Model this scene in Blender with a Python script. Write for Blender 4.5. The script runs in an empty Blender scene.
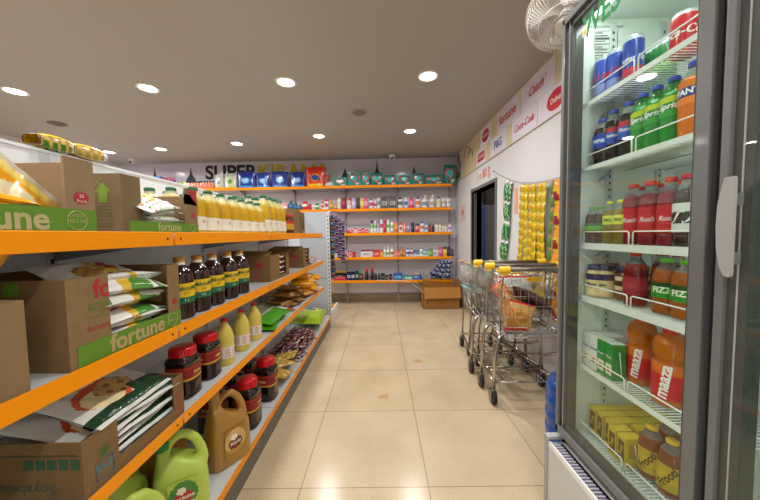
import bpy, math, random
from mathutils import Vector, Matrix
random.seed(7)
SC = bpy.context.scene
COL = SC.collection
PI = math.pi
R = math.radians

# ------------------------------------------------------------------ camera model (used for the camera and for measuring)
F, VPX, VPY, ROLL, EYE = 295.0, 381.0, 234.0, 0.0145, 1.2
Yc = Vector((VPX - 380, 250 - VPY, -F)).normalized()
Xc = Vector((1, ROLL, 0)); Xc = (Xc - Yc * Xc.dot(Yc)).normalized()
Zc = Xc.cross(Yc)
def ray(px, py):
    v = Vector((px - 380, 250 - py, -F))
    return Vector((v.dot(Xc), v.dot(Yc), v.dot(Zc)))
def at(px, py, x=None, y=None, z=None):
    d = ray(px, py)
    t = x / d[0] if x is not None else y / d[1] if y is not None else (z - EYE) / d[2]
    p = d * t; p[2] += EYE
    return p
def ypx(px, x, z):          # depth on the line (x, ?, z) that is seen at column px
    k = px - 380
    a = lambda v: F * v[0] + k * v[2]
    return -(x * a(Xc) + (z - EYE) * a(Zc)) / a(Yc)
def xpx(px, y, z):
    k = px - 380
    a = lambda v: F * v[0] + k * v[2]
    return -(y * a(Yc) + (z - EYE) * a(Zc)) / a(Xc)
cam = bpy.data.cameras.new('camera'); camo = bpy.data.objects.new('camera', cam); COL.objects.link(camo)
cam.sensor_fit = 'HORIZONTAL'; cam.sensor_width = 36; cam.lens = F / 760 * 36; cam.clip_start = .02; cam.clip_end = 60
Mr = Matrix(((Xc[0], Xc[1], Xc[2]), (Yc[0], Yc[1], Yc[2]), (Zc[0], Zc[1], Zc[2])))
camo.matrix_world = Matrix.Translation((0, 0, EYE)) @ Mr.to_4x4()
SC.camera = camo

# ------------------------------------------------------------------ colours and materials
def lin(h):
    if not isinstance(h, str): return h
    o = []
    for i in (0, 2, 4):
        c = int(h[i:i+2], 16) / 255
        o.append(c / 12.92 if c <= .04045 else ((c + .055) / 1.055) ** 2.4)
    return tuple(o)
def nodes_of(name):
    m = bpy.data.materials.new(name); m.use_nodes = True
    nt = m.node_tree
    return m, nt, nt.nodes['Principled BSDF']
def attr_mat(name, rough=.5, gain=1., metal=0, trans=0, noise=0, nscale=60, bump=0, bscale=40, coat=0, ior=1.45, spec=.5):
    m, nt, b = nodes_of(name)
    a = nt.nodes.new('ShaderNodeAttribute'); a.attribute_name = 'Col'
    src = a.outputs['Color']
    tc = nt.nodes.new('ShaderNodeTexCoord')
    if noise:
        n = nt.nodes.new('ShaderNodeTexNoise'); n.inputs['Scale'].default_value = nscale; n.inputs['Detail'].default_value = 4
        nt.links.new(tc.outputs['Object'], n.inputs['Vector'])
        mp = nt.nodes.new('ShaderNodeMapRange'); mp.inputs[3].default_value = gain*(1 - noise); mp.inputs[4].default_value = gain*(1 + noise)
        nt.links.new(n.outputs['Fac'], mp.inputs[0])
        mx = nt.nodes.new('ShaderNodeVectorMath'); mx.operation = 'SCALE'
        nt.links.new(src, mx.inputs[0]); nt.links.new(mp.outputs[0], mx.inputs['Scale'])
        src = mx.outputs[0]
    nt.links.new(src, b.inputs['Base Color'])
    b.inputs['Roughness'].default_value = rough; b.inputs['Metallic'].default_value = metal
    b.inputs['Transmission Weight'].default_value = trans; b.inputs['IOR'].default_value = ior
    b.inputs['Coat Weight'].default_value = coat; b.inputs['Coat Roughness'].default_value = .08
    b.inputs['Specular IOR Level'].default_value = spec
    if bump:
        n = nt.nodes.new('ShaderNodeTexNoise'); n.inputs['Scale'].default_value = bscale; n.inputs['Detail'].default_value = 3
        nt.links.new(tc.outputs['Object'], n.inputs['Vector'])
        bp = nt.nodes.new('ShaderNodeBump'); bp.inputs['Strength'].default_value = bump; bp.inputs['Distance'].default_value = .004
        nt.links.new(n.outputs['Fac'], bp.inputs['Height']); nt.links.new(bp.outputs[0], b.inputs['Normal'])
    return m
M = dict(
    matte=attr_mat('painted_matte', .6, noise=.04),
    wallp=attr_mat('wall_paint', .55, noise=.03, nscale=3, bump=.15, bscale=120),
    rail=attr_mat('price_rail_paint', .4, noise=.03, spec=.25),
    paint=attr_mat('powder_coat', .35, coat=.25, noise=.03),
    card=attr_mat('cardboard', .85, gain=.66, noise=.12, nscale=35, bump=.25, bscale=25, spec=.2),
    print=attr_mat('printed_paper', .45, noise=.03),
    film=attr_mat('printed_film', .22, bump=.8, bscale=28, coat=.3, noise=.06, nscale=25),
    plastic=attr_mat('moulded_plastic', .3, coat=.2),
    liquid=attr_mat('filled_bottle', .08, trans=.2, ior=1.33, coat=.4),
    oil=attr_mat('oil_bottle', .1, trans=.35, ior=1.33, coat=.5, bump=1.0, bscale=90, noise=.12, nscale=60),
    dark=attr_mat('dark_bottle', .1, coat=.6),
    clear=attr_mat('clear_plastic', .08, trans=.85, ior=1.2),
    chrome=attr_mat('chromed_wire', .22, metal=1),
    steel=attr_mat('brushed_steel', .38, metal=.75, noise=.05, nscale=90),
    rubber=attr_mat('black_rubber', .6),
)
def glass_mat():
    m = bpy.data.materials.new('pane_glass'); m.use_nodes = True; nt = m.node_tree; nt.nodes.clear()
    o = nt.nodes.new('ShaderNodeOutputMaterial'); mx = nt.nodes.new('ShaderNodeMixShader')
    t = nt.nodes.new('ShaderNodeBsdfTransparent'); t.inputs[0].default_value = (.93, .97, .95, 1)
    g = nt.nodes.new('ShaderNodeBsdfGlossy'); g.inputs['Roughness'].default_value = .02
    lw = nt.nodes.new('ShaderNodeLayerWeight'); lw.inputs[0].default_value = .5
    pw = nt.nodes.new('ShaderNodeMath'); pw.operation = 'POWER'; pw.inputs[1].default_value = 5
    fr = nt.nodes.new('ShaderNodeMath'); fr.operation = 'MULTIPLY_ADD'; fr.inputs[1].default_value = .96; fr.inputs[2].default_value = .035
    nt.links.new(lw.outputs['Facing'], pw.inputs[0]); nt.links.new(pw.outputs[0], fr.inputs[0]); nt.links.new(fr.outputs[0], mx.inputs[0]); nt.links.new(t.outputs[0], mx.inputs[1]); nt.links.new(g.outputs[0], mx.inputs[2])
    nt.links.new(mx.outputs[0], o.inputs[0]); return m
M['glass'] = glass_mat()
def emit_mat(name, col, s):
    m, nt, b = nodes_of(name)
    b.inputs['Emission Color'].default_value = (*lin(col), 1); b.inputs['Emission Strength'].default_value = s
    b.inputs['Base Color'].default_value = (*lin(col), 1); return m
M['lamp'] = emit_mat('lamp_diffuser', 'fff6e8', 14)
def floor_mat():
    m, nt, b = nodes_of('floor_tiles')
    g = nt.nodes.new('ShaderNodeNewGeometry')
    mp = nt.nodes.new('ShaderNodeMapping'); mp.inputs['Location'].default_value = (.397 + .605*9, -(1.336 - .605*9), 0)
    nt.links.new(g.outputs['Position'], mp.inputs['Vector'])
    br = nt.nodes.new('ShaderNodeTexBrick'); br.offset = 0; br.squash = 1
    br.inputs['Scale'].default_value = 1; br.inputs['Brick Width'].default_value = .605; br.inputs['Row Height'].default_value = .605
    br.inputs['Mortar Size'].default_value = .0022; br.inputs['Mortar Smooth'].default_value = .1
    br.inputs['Color1'].default_value = (*lin('cbb898'), 1); br.inputs['Color2'].default_value = (*lin('cfbd9f'), 1); br.inputs['Mortar'].default_value = (*lin('8f7e66'), 1)
    nt.links.new(mp.outputs[0], br.inputs['Vector'])
    n1 = nt.nodes.new('ShaderNodeTexNoise'); n1.inputs['Scale'].default_value = 130; n1.inputs['Detail'].default_value = 3
    n2 = nt.nodes.new('ShaderNodeTexNoise'); n2.inputs['Scale'].default_value = 3.5; n2.inputs['Detail'].default_value = 5
    for n in (n1, n2): nt.links.new(g.outputs['Position'], n.inputs['Vector'])
    r1 = nt.nodes.new('ShaderNodeValToRGB'); r1.color_ramp.elements[0].position = .33; r1.color_ramp.elements[0].color = (.78, .74, .69, 1)
    r1.color_ramp.elements[1].position = .44; r1.color_ramp.elements[1].color = (1, 1, 1, 1)
    nt.links.new(n1.outputs[0], r1.inputs[0])
    r2 = nt.nodes.new('ShaderNodeValToRGB'); r2.color_ramp.elements[0].position = .3; r2.color_ramp.elements[0].color = (.84, .82, .78, 1)
    r2.color_ramp.elements[1].position = .7; r2.color_ramp.elements[1].color = (1.04, 1.03, 1.02, 1)
    nt.links.new(n2.outputs[0], r2.inputs[0])
    cur = br.outputs['Color']
    for r in (r1, r2):
        mx = nt.nodes.new('ShaderNodeMix'); mx.data_type = 'RGBA'; mx.blend_type = 'MULTIPLY'; mx.inputs[0].default_value = .8
        nt.links.new(cur, mx.inputs[6]); nt.links.new(r.outputs[0], mx.inputs[7]); cur = mx.outputs[2]
    # two small orange stains
    for (sx, sy, rad) in ((.0, 2.12, .05), (.33, 2.72, .06)):
        ds = nt.nodes.new('ShaderNodeVectorMath'); ds.operation = 'DISTANCE'; ds.inputs[1].default_value = (sx, sy, 0)
        ad = nt.nodes.new('ShaderNodeVectorMath'); ad.operation = 'ADD'
        n3 = nt.nodes.new('ShaderNodeTexNoise'); n3.inputs['Scale'].default_value = 14
        nt.links.new(g.outputs['Position'], n3.inputs['Vector'])
        sb = nt.nodes.new('ShaderNodeVectorMath'); sb.operation = 'SCALE'; sb.inputs['Scale'].default_value = .1
        nt.links.new(n3.outputs['Color'], sb.inputs[0])
        nt.links.new(g.outputs['Position'], ad.inputs[0]); nt.links.new(sb.outputs[0], ad.inputs[1])
        nt.links.new(ad.outputs[0], ds.inputs[0])
        ds.inputs[1].default_value = (sx + .05, sy + .05, .05)
        mr = nt.nodes.new('ShaderNodeMapRange'); mr.inputs[1].default_value = rad * .4; mr.inputs[2].default_value = rad; mr.inputs[3].default_value = .7; mr.inputs[4].default_value = 0
        nt.links.new(ds.outputs['Value'], mr.inputs[0])
        mx = nt.nodes.new('ShaderNodeMix'); mx.data_type = 'RGBA'; nt.links.new(mr.outputs[0], mx.inputs[0])
        nt.links.new(cur, mx.inputs[6]); mx.inputs[7].default_value = (*lin('b98a45'), 1); cur = mx.outputs[2]
    nt.links.new(cur, b.inputs['Base Color'])
    b.inputs['Roughness'].default_value = .2; b.inputs['Specular IOR Level'].default_value = .45
    return m
M['floor'] = floor_mat()

# ------------------------------------------------------------------ mesh builder
class MB:
    def __init__(s): s.v = []; s.f = []; s.c = []; s.s = []
    def add(s, vs, fs, col, smooth=False, T=None):
        n = len(s.v)
        if T is not None: vs = [T @ Vector(v) for v in vs]
        s.v += [tuple(v) for v in vs]
        for i, f in enumerate(fs):
            s.f.append([k + n for k in f]); s.s.append(smooth)
            s.c.append(lin(col[i]) if isinstance(col, list) else lin(col))
        return s
    def box(s, x0, x1, y0, y1, z0, z1, col, T=None):
        vs = [(x, y, z) for z in (z0, z1) for y in (y0, y1) for x in (x0, x1)]
        fs = [(0, 2, 3, 1), (4, 5, 7, 6), (0, 1, 5, 4), (2, 6, 7, 3), (0, 4, 6, 2), (1, 3, 7, 5)]   # bottom top -y +y -x +x
        return s.add(vs, fs, col, False, T)
    def lathe(s, prof, col, n=20, T=None, sq=0, ax=1., ay=1., caps=True):
        # prof: (r, z) list, col: colour or list per band; sq > 0 squares the section
        vs, fs, cs = [], [], []
        for r, z in prof:
            for k in range(n):
                a = 2 * PI * k / n; ca, sa = math.cos(a), math.sin(a)
                q = 1.
                if sq: q = 1 / (abs(ca) ** sq + abs(sa) ** sq) ** (1 / sq)
                vs.append((r * q * ca * ax, r * q * sa * ay, z))
        for i in range(len(prof) - 1):
            for k in range(n):
                fs.append((i*n + k, i*n + (k+1) % n, (i+1)*n + (k+1) % n, (i+1)*n + k))
                cs.append(col[i] if isinstance(col, list) else col)
        s.add(vs, fs, cs, True, T)
        if caps:
            for i, rev in ((0, 1), (len(prof) - 1, 0)):
                if prof[i][0] > 1e-4:
                    ring = vs[i*n:(i+1)*n]; f = tuple(range(n))
                    s.add(ring, [f[::-1] if rev else f], [col[0 if rev else -1] if isinstance(col, list) else col], False, T)
        return s
    def tube(s, pts, r, col, n=6, closed=False, T=None):
        pts = [Vector(p) for p in pts]; m = len(pts); vs, fs = [], []
        up = None
        for i, p in enumerate(pts):
            a = pts[(i-1) % m] if (closed or i > 0) else p
            b = pts[(i+1) % m] if (closed or i < m-1) else p
            d = (b - a).normalized()
            if up is None: up = Vector((0, 0, 1)) if abs(d.z) < .9 else Vector((1, 0, 0))
            u = (up - d * up.dot(d))
            if u.length < 1e-4: u = d.orthogonal()
            u.normalize(); w = d.cross(u); up = u
            rr = r[i] if isinstance(r, (list, tuple)) else r
            for k in range(n):
                t = 2*PI*k/n; vs.append(p + u * math.cos(t) * rr + w * math.sin(t) * rr)
        for i in range(m if closed else m-1):
            j = (i+1) % m
            for k in range(n): fs.append((i*n+k, i*n+(k+1) % n, j*n+(k+1) % n, j*n+k))
        if not closed: fs += [tuple(range(n))[::-1], tuple(range((m-1)*n, m*n))]
        return s.add(vs, fs, col, True, T)
    def grid(s, fn, nx, ny, col, T=None, smooth=True, wrap=False):
        vs = [fn(i/nx, j/ny) for j in range(ny+1) for i in range(nx+1)]
        fs, cs = [], []
        for j in range(ny):
            for i in range(nx):
                a = j*(nx+1)+i; fs.append((a, a+1, a+nx+2, a+nx+1))
                cs.append(col((i+.5)/nx, (j+.5)/ny) if callable(col) else col)
        return s.add(vs, fs, cs, smooth, T)
    def poly(s, pts, depth, col, T=None, axis='y'):   # outline in x,z extruded along y
        n = len(pts); vs = [(p[0], 0, p[1]) for p in pts] + [(p[0], depth, p[1]) for p in pts]
        fs = [tuple(range(n)), tuple(range(n, 2*n))[::-1]] + [(i, i+n, (i+1) % n + n, (i+1) % n) for i in range(n)]
        return s.add(vs, fs, col, False, T)
    def build(s, name, mat, parent=None, loc=None, rot=None, bevel=0):
        me = bpy.data.meshes.new(name); me.from_pydata(s.v, [], s.f); me.update()
        ca = me.color_attributes.new(name='Col', type='FLOAT_COLOR', domain='CORNER')
        buf = []
        for f, c in zip(s.f, s.c): buf += list((*c, 1.)) * len(f)
        ca.data.foreach_set('color', buf)
        me.polygons.foreach_set('use_smooth', s.s)
        me.materials.append(M[mat] if isinstance(mat, str) else mat)
        o = bpy.data.objects.new(name, me); COL.objects.link(o)
        if parent: o.parent = parent
        if loc is not None: o.location = loc
        if rot is not None: o.rotation_euler = rot
        if bevel:
            b = o.modifiers.new('Bevel', 'BEVEL'); b.width = bevel; b.segments = 2; b.limit_method = 'ANGLE'
        return o
def ordn(i): return ['first', 'second', 'third', 'fourth', 'fifth', 'sixth', 'seventh', 'eighth', 'ninth', 'tenth', 'eleventh', 'twelfth', 'thirteenth', 'fourteenth', 'fifteenth', 'sixteenth'][i]
def tag(o, label, cat, group=None, kind=None):
    o['label'] = label; o['category'] = cat
    if group: o['group'] = group
    if kind: o['kind'] = kind
    return o
def struct(o): o['kind'] = 'structure'; return o
def thing(name, label, cat, loc=(0, 0, 0), rz=0, group=None):
    o = bpy.data.objects.new(name, None); COL.objects.link(o); o.empty_display_size = .05
    o.location = loc; o.rotation_euler = (0, 0, rz); return tag(o, label, cat, group)
def dup(root, label, loc, rz=0, group=None, rot=None, scale=None):
    def cp(o, par):
        c = o.copy(); COL.objects.link(c); c.parent = par
        for ch in o.children: cp(ch, c)
        return c
    r = cp(root, None); r.location = loc; r.rotation_euler = rot if rot else (0, 0, rz)
    if scale: r.scale = scale
    r['label'] = label
    if group: r['group'] = group
    return r
TXT = {}
def text(mb, body, size, col, fn, bold=0., ax='c', res=3, shear=0):
    key = (body, bold, res, shear)
    if key not in TXT:
        cu = bpy.data.curves.new('t', 'FONT'); cu.body = body; cu.size = 1; cu.offset = bold; cu.resolution_u = res; cu.align_x = 'CENTER'; cu.align_y = 'CENTER'; cu.shear = shear
        ob = bpy.data.objects.new('t', cu); COL.objects.link(ob)
        dg = bpy.context.evaluated_depsgraph_get(); me = ob.evaluated_get(dg).to_mesh()
        TXT[key] = ([tuple(v.co) for v in me.vertices], [tuple(p.vertices) for p in me.polygons])
        ob.evaluated_get(dg).to_mesh_clear(); bpy.data.objects.remove(ob); bpy.data.curves.remove(cu)
    vs, fs = TXT[key]
    mb.add([fn(v[0]*size, v[1]*size) for v in vs], fs, col)
# planes for lettering: facing +X (read along +Y), facing -X (read along -Y), facing -Y (read along +X)
def faceX(x, y, z, t=0): return lambda u, v: (x, y + u*math.cos(t) - v*math.sin(t), z + u*math.sin(t) + v*math.cos(t))
def faceNX(x, y, z, t=0): return lambda u, v: (x, y - u*math.cos(t) + v*math.sin(t), z + u*math.sin(t) + v*math.cos(t))
def faceNY(x, y, z, t=0): return lambda u, v: (x + u*math.cos(t) - v*math.sin(t), y, z + u*math.sin(t) + v*math.cos(t))
def cyl(r, z, a0): return lambda u, v: (r*math.cos(a0 + u/r), r*math.sin(a0 + u/r), z + v)   # text seen from outside at angle a0

# ================================================================== THE ROOM
CEIL, XR, XL, YF = 2.51, 1.30, -4.7, -2.2
AL = .03; CA, SA = math.cos(AL), math.sin(AL); YB = 5.22
def W(s, d, z=0): return Vector((s*CA - d*SA, YB - s*SA - d*CA, z))     # back wall frame: s along it, d out of it
BR = -AL                                                                  # rotation of things standing against it
m = MB(); m.box(XL-.1, XR+2.2, YF-.1, 5.8, -.1, 0, 'c0b090'); struct(m.build('floor', 'floor'))
m = MB(); m.box(XL-.1, XR+2.2, YF-.1, 5.8, CEIL, CEIL+.1, 'a9a5a1'); struct(m.build('ceiling', 'wallp'))
WC = 'dcdadc'
m = MB(); m.box(XL-.1, XL, YF, 5.8, 0, CEIL, WC); struct(m.build('wall_left', 'wallp'))
m = MB(); m.box(XL-.1, XR+2.2, YF-.1, YF, 0, CEIL, WC); struct(m.build('wall_front', 'wallp'))
# back wall: smooth panelling
m = MB(); m.box(-6, 2.4, 0, .1, 0, CEIL, 'd2ceda')
wb = m.build('wall_back', attr_mat('glossy_panel', .16, noise=.03, nscale=2), loc=W(0, 0), rot=(0, 0, BR)); struct(wb)
m = MB(); m.box(-4.6, 1.31, -.02, 0, 0, .14, '8d7b62')
struct(m.build('baseboard_back', attr_mat('skirting_tile', .3, noise=.18, nscale=9), loc=W(0, 0), rot=(0, 0, BR)))
# right wall with its doorway
DY0, DY1, DZ = 3.36, 4.22, 1.77
m = MB()
for a in ((XR, XR+.14, YF, DY0, 0, CEIL), (XR, XR+.14, DY1, 5.7, 0, CEIL), (XR, XR+.14, DY0, DY1, DZ, CEIL)): m.box(*a, 'dadadc')
struct(m.build('wall_right', 'wallp'))
m = MB(); m.box(XR-.015, XR, 1.3, DY0-.05, 0, .1, '9a8b74'); m.box(XR-.015, XR, DY1+.05, 5.25, 0, .1, '9a8b74')
struct(m.build('baseboard_right', attr_mat('skirting_tile_b', .3, noise=.18, nscale=9)))
m = MB(); fc = '6d6f6d'
m.box(XR-.012, XR+.15, DY0-.04, DY0, 0, DZ+.04, fc); m.box(XR-.012, XR+.15, DY1, DY1+.04, 0, DZ+.04, fc); m.box(XR-.012, XR+.15, DY0, DY1, DZ, DZ+.04, fc)
m.box(XR+.02, XR+.05, DY1-.05, DY1, 0, DZ, '565856')
struct(m.build('door_1', 'paint', bevel=.003))
# room beyond the doorway
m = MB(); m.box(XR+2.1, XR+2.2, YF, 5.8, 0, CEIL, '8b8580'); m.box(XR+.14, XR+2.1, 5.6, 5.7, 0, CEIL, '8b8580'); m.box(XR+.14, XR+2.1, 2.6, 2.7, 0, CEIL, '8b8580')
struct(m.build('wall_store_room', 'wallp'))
l = bpy.data.lights.new('store_room_fill', 'AREA'); l.shape = 'DISK'; l.size = .2; l.energy = 16; o = bpy.data.objects.new('store_room_fill', l); COL.objects.link(o); o.location = (2.4, 3.9, CEIL-.02)  # unseen fill lamp, added to brighten the room behind the doorway
t = thing('storage_cabinet', 'grey storage cabinet with blue edge strip seen through the doorway', 'cabinet', (1.80, 4.8, 0))
m = MB(); m.box(-.35, .9, -.3, .3, 0, 1.62, '62615f'); text(m, 'IN', .26, '33508c', faceNY(.19, -.302, 1.22, .5), .02); m.build('body', 'paint', t)
m = MB(); m.box(-.31, -.22, -.306, -.3, 0, 1.6, '2448a0'); m.build('edge_strip', 'paint', t)
m = MB(); m.box(-.2, .88, -.30, .28, 1.63, 1.95, '4a433d'); bx = m.build('carton', 'card', loc=(1.80, 4.8, 0)); tag(bx, 'dark carton lying on top of the cabinet beyond the doorway', 'box')

# downlights
lamps = [(15, 91), (148, 88), (286, 82), (428, 76), (109, 152), (160.6, 149), (237, 143.5), (319, 136), (410, 131)]
where = ['at the left edge of the picture', 'nearest row, second from left', 'nearest row, third from left', 'nearest row, closest to the brand banner', 'far row, leftmost', 'far row, second from left', 'far row, middle one', 'far row, second from right', 'far row, rightmost, before the back rack']
def lamp(p, label):
    t = thing('ceiling_downlight', label, 'ceiling light', (p[0], p[1], CEIL), group='recessed ceiling downlights')
    m = MB(); m.lathe([(.088, -.001), (.088, -.006), (.074, -.009), (.066, -.004), (.066, -.001)], 'f4efe6', 28, caps=False); m.build('trim_ring', 'plastic', t)
    m = MB(); m.lathe([(.066, -.0025), (.0001, -.003)], 'ffffff', 24, caps=False); m.build('diffuser', 'lamp', t)
    return t
LS = []
for p, w in zip(lamps, where):
    q = at(*p, z=CEIL); LS.append((q[0], q[1])); lamp(q, 'round white recessed ceiling downlight, ' + w)
for x in (-3.2, -2.0, -.8, .45):
    for y in (1.25, -.1, -1.4): LS.append((x, y))
for i, (x, y) in enumerate(LS):
    l = bpy.data.lights.new('downlight', 'AREA'); l.shape = 'DISK'; l.size = .12; l.energy = 10.0; l.color = (1, .98, .955); l.spread = R(165)
    o = bpy.data.objects.new('downlight', l); COL.objects.link(o); o.location = (x, y, CEIL-.012)
for i, p in enumerate([(359, 112), (57.5, 123.5)]):
    q = at(*p, z=CEIL); m = MB()
    m.lathe([(.085, -.001), (.085, -.006), (.07, -.010), (.0001, -.012)], '9c938c' if i == 0 else '7d736d', 28); 
    for r in (.02, .037, .054): m.lathe([(r, -.0125), (r+.003, -.016), (r+.008, -.0125)], '7b736c', 24, caps=False)
    o = m.build('ceiling_speaker', 'matte', loc=q); tag(o, ['round grey ceiling speaker in front of the rightmost downlights', 'dark round ceiling speaker at the far left above the shelving'][i], 'speaker')
for i, p in enumerate([(132, 161), (392, 155)]):
    q = at(*p, y=5.0); q[2] = CEIL
    t = thing('security_camera', ['small white dome security camera at the ceiling on the left', 'small white dome security camera at the ceiling over the back rack'][i], 'camera', q)
    m = MB(); m.lathe([(.05, 0), (.052, -.012), (.045, -.03)], 'ecebe8', 20); m.build('base', 'plastic', t)
    m = MB(); m.lathe([(.04, -.03), (.042, -.045), (.032, -.068), (.0001, -.08)], 'dcdcd8', 20); m.build('housing', 'plastic', t)
    m = MB(); m.lathe([(.019, 0), (.017, .012), (.0001, .014)], '0a0a0c', 16, T=Matrix.Translation((.0, -.034, -.055)) @ Matrix.Rotation(R(110), 4, 'X')); m.build('lens', 'dark', t)

# wall lettering, skyline silhouettes
def lettering(word, label, pos_s, z, size, col, ws):
    m = MB(); text(m, word, size, col, lambda u, v: (u*ws, 0, v), .03, res=4)
    mm = MB(); mm.v = [(v[0], -.004, v[2]) for v in m.v]; mm.f = m.f; mm.c = m.c; mm.s = m.s
    mm.v += [(v[0], -.0005, v[2]) for v in m.v]; n = len(m.v); mm.f = m.f + [[k+n for k in f][::-1] for f in m.f]; mm.c = m.c*2; mm.s = m.s*2
    o = mm.build('wall_lettering', 'matte', loc=W(pos_s, 0, z), rot=(0, 0, BR)); tag(o, label, 'sign')
def sback(px, z, d=.0):    # coordinate along the back wall seen at column px
    y = YB - d
    for _ in range(3):
        x = xpx(px, y, z); s = (x + d*SA)/CA; y = YB - s*SA - d*CA
    return s
zt = at(250, 171, y=YB)[2]
a, b = sback(203.5, zt), sback(258.5, zt)
lettering('SUPER', 'large black capital letters reading SUPER on the back wall', (a+b)/2, zt-.01, .33, '1d1b1d', (b-a)/(.33*2.98))
a, b = sback(260.5, zt), sback(326, zt)
lettering('KIRANA', 'large yellow capital letters reading KIRANA on the back wall', (a+b)/2, zt-.01, .33, 'd6bb18', (b-a)/(.33*3.33))
for i, (px, h, w, lb) in enumerate([(155, .40, .3, 'leftmost, behind the gondola panel'), (191, .4, .34, 'above the coral multipack'), (345, .34, .26, 'right of the red detergent pouches'), (377, .46, .36, 'largest, at the middle of the top shelf'), (414, .36, .18, 'thin one near the right end')]):
    m = MB(); k = w/2; z0 = 2.04
    out = [(-k, 0), (-k, .12), (-k*.9, .15), (-k*.75, .12), (-k*.6, .13), (-k*.45, .19), (-k*.2, .25), (-k*.1, .3), (-.008, h*.85), (0, h)]
    out = out + [(-x, z) for x, z in out[-2::-1]]
    m.poly(out, -.003, '403c44')
    o = m.build('monument_silhouette', 'matte', loc=W(sback(px, 2.3), .001, z0), rot=(0, 0, BR)); tag(o, 'dark printed monument silhouette on the back wall, ' + lb, 'wall decoration', 'monument silhouettes')

# brand banner on the right wall
by = lambda px, py: at(px, py, x=XR)
m = MB(); zb = 2.06
m.box(XR-.004, XR, 1.2, 5.2, zb, CEIL, 'd6caa6')
m.box(XR-.006, XR-.002, 1.2, 5.2, zb-.006, zb, '7a7468')
ban = m.build('brand_banner', 'print'); tag(ban, 'long cream banner with white logo panels under the ceiling on the right wall', 'banner')
def panel(cx, cz, w, h, name='logo_panel'):
    m = MB(); m.box(XR-.0055, XR-.0045, cx-w/2, cx+w/2, cz-h/2, cz+h/2, 'e0dcea'); return m
for (px, py, w, h, txt, col, sz, obl) in [(481.5, 152, .34, .2, 'GODREJ', 'c2223a', .085, 'bar'), (486, 130, .38, .2, 'PATANJALI', 'c02038', .07, 'oval'),
        (498.5, 133.5, .44, .2, 'P&G', '2a4fa8', .12, ''), (508, 111, .52, .22, 'fortune', 'c8202c', .13, ''), (524, 121, .46, .2, 'Coca-Cola', 'd4242c', .085, 'i'),
        (537, 85.5, .52, .22, "Catch'", 'c8202c', .10, 'i'), (557, 94, .5, .2, 'Dabur', 'c8202c', .08, 'oval')]:
    p = by(px, py); cy, cz = p[1], p[2]
    cz = 2.385 if cz > 2.3 else 2.17
    m = panel(cy, cz, w, h)
    f = faceNX(XR-.008, cy, cz, .0)
    if obl in ('oval', 'bar'):
        ww, hh = (.13, .055) if obl == 'bar' else (.12, .075)
        pts = [(cy + ww*math.copysign(abs(math.cos(q))**(.25 if obl == 'bar' else 1), math.cos(q)), cz + hh*math.copysign(abs(math.sin(q))**(.25 if obl == 'bar' else 1), math.sin(q))) for q in [2*PI*k/28 for k in range(28)]]
        m.add([(XR-.0065, a_, b_) for a_, b_ in pts], [tuple(range(28))], col); col = 'f4e9ee'; f = faceNX(XR-.0075, cy, cz); sz *= .7
    text(m, txt, sz, col, f, .015, shear=.35 if obl == 'i' else 0)
    m.build('logo_panel', 'print', ban)
# figure print near the corner
t0 = by(459, 165)
m = MB(); m.poly([(-.12, 0), (-.1, .12), (-.14, .2), (-.06, .3), (-.04, .38), (.0, .42), (.05, .38), (.05, .3), (.13, .18), (.09, .1), (.12, 0)], .003, '5b5a62', T=Matrix.Translation((XR-.008, t0[1], 2.1)) @ Matrix.Rotation(PI/2, 4, 'Z'))
m.poly([(-.07, .1), (-.05, .27), (.06, .27), (.08, .1)], .002, 'b8b6c4', T=Matrix.Translation((XR-.010, t0[1], 2.1)) @ Matrix.Rotation(PI/2, 4, 'Z'))
m.build('figure_print', 'print', ban)
m = MB()
for (a, b, r) in ((4.45, 2.3, .16), (4.3, 2.26, .12)): m.tube([(XR-.008, a - r*math.cos(q), b + r*1.1*math.sin(q)) for q in [PI*.02 + PI*.9*k/14 for k in range(15)]], .004, '4c4a48', 5)
m.build('drawn_curve', 'print', ban)
# orange marker writing and paint patches on the wall
def mark(fn, label):
    m = MB(); fn(m); o = m.build('wall_writing', 'print'); tag(o, label, 'writing')
q = by(483, 172)
mark(lambda m: (text(m, '| n 80 ||', .15, 'e2642c', faceNX(XR-.002, q[1]-.02, 1.93), .012)), 'orange marker writing on the wall above the doorway')
q1 = by(463, 213)
def scrib(m):
    for k in range(4): m.tube([(XR-.002, q1[1]-.13+.075*k + .01*math.sin(j*2.), q1[2]-.13+.037*j) for j in range(8)], .0028, 'e5673f', 4)
    text(m, 'H5', .12, 'e04a28', faceNX(XR-.004, q1[1], q1[2]), .0)
mark(scrib, 'red-orange scribble on the wall left of the doorway')
for dy, w_ in ((.14, 'left'), (-.13, 'right')):
    mark(lambda m: m.grid(lambda u, v: (XR-.0015, 2.98+dy+(u-.5)*.07, 1.5+(v-.5)*.25), 1, 1, 'e8a684'), 'pale orange paint stroke just ' + w_ + ' of the hanging green packets')

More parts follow.
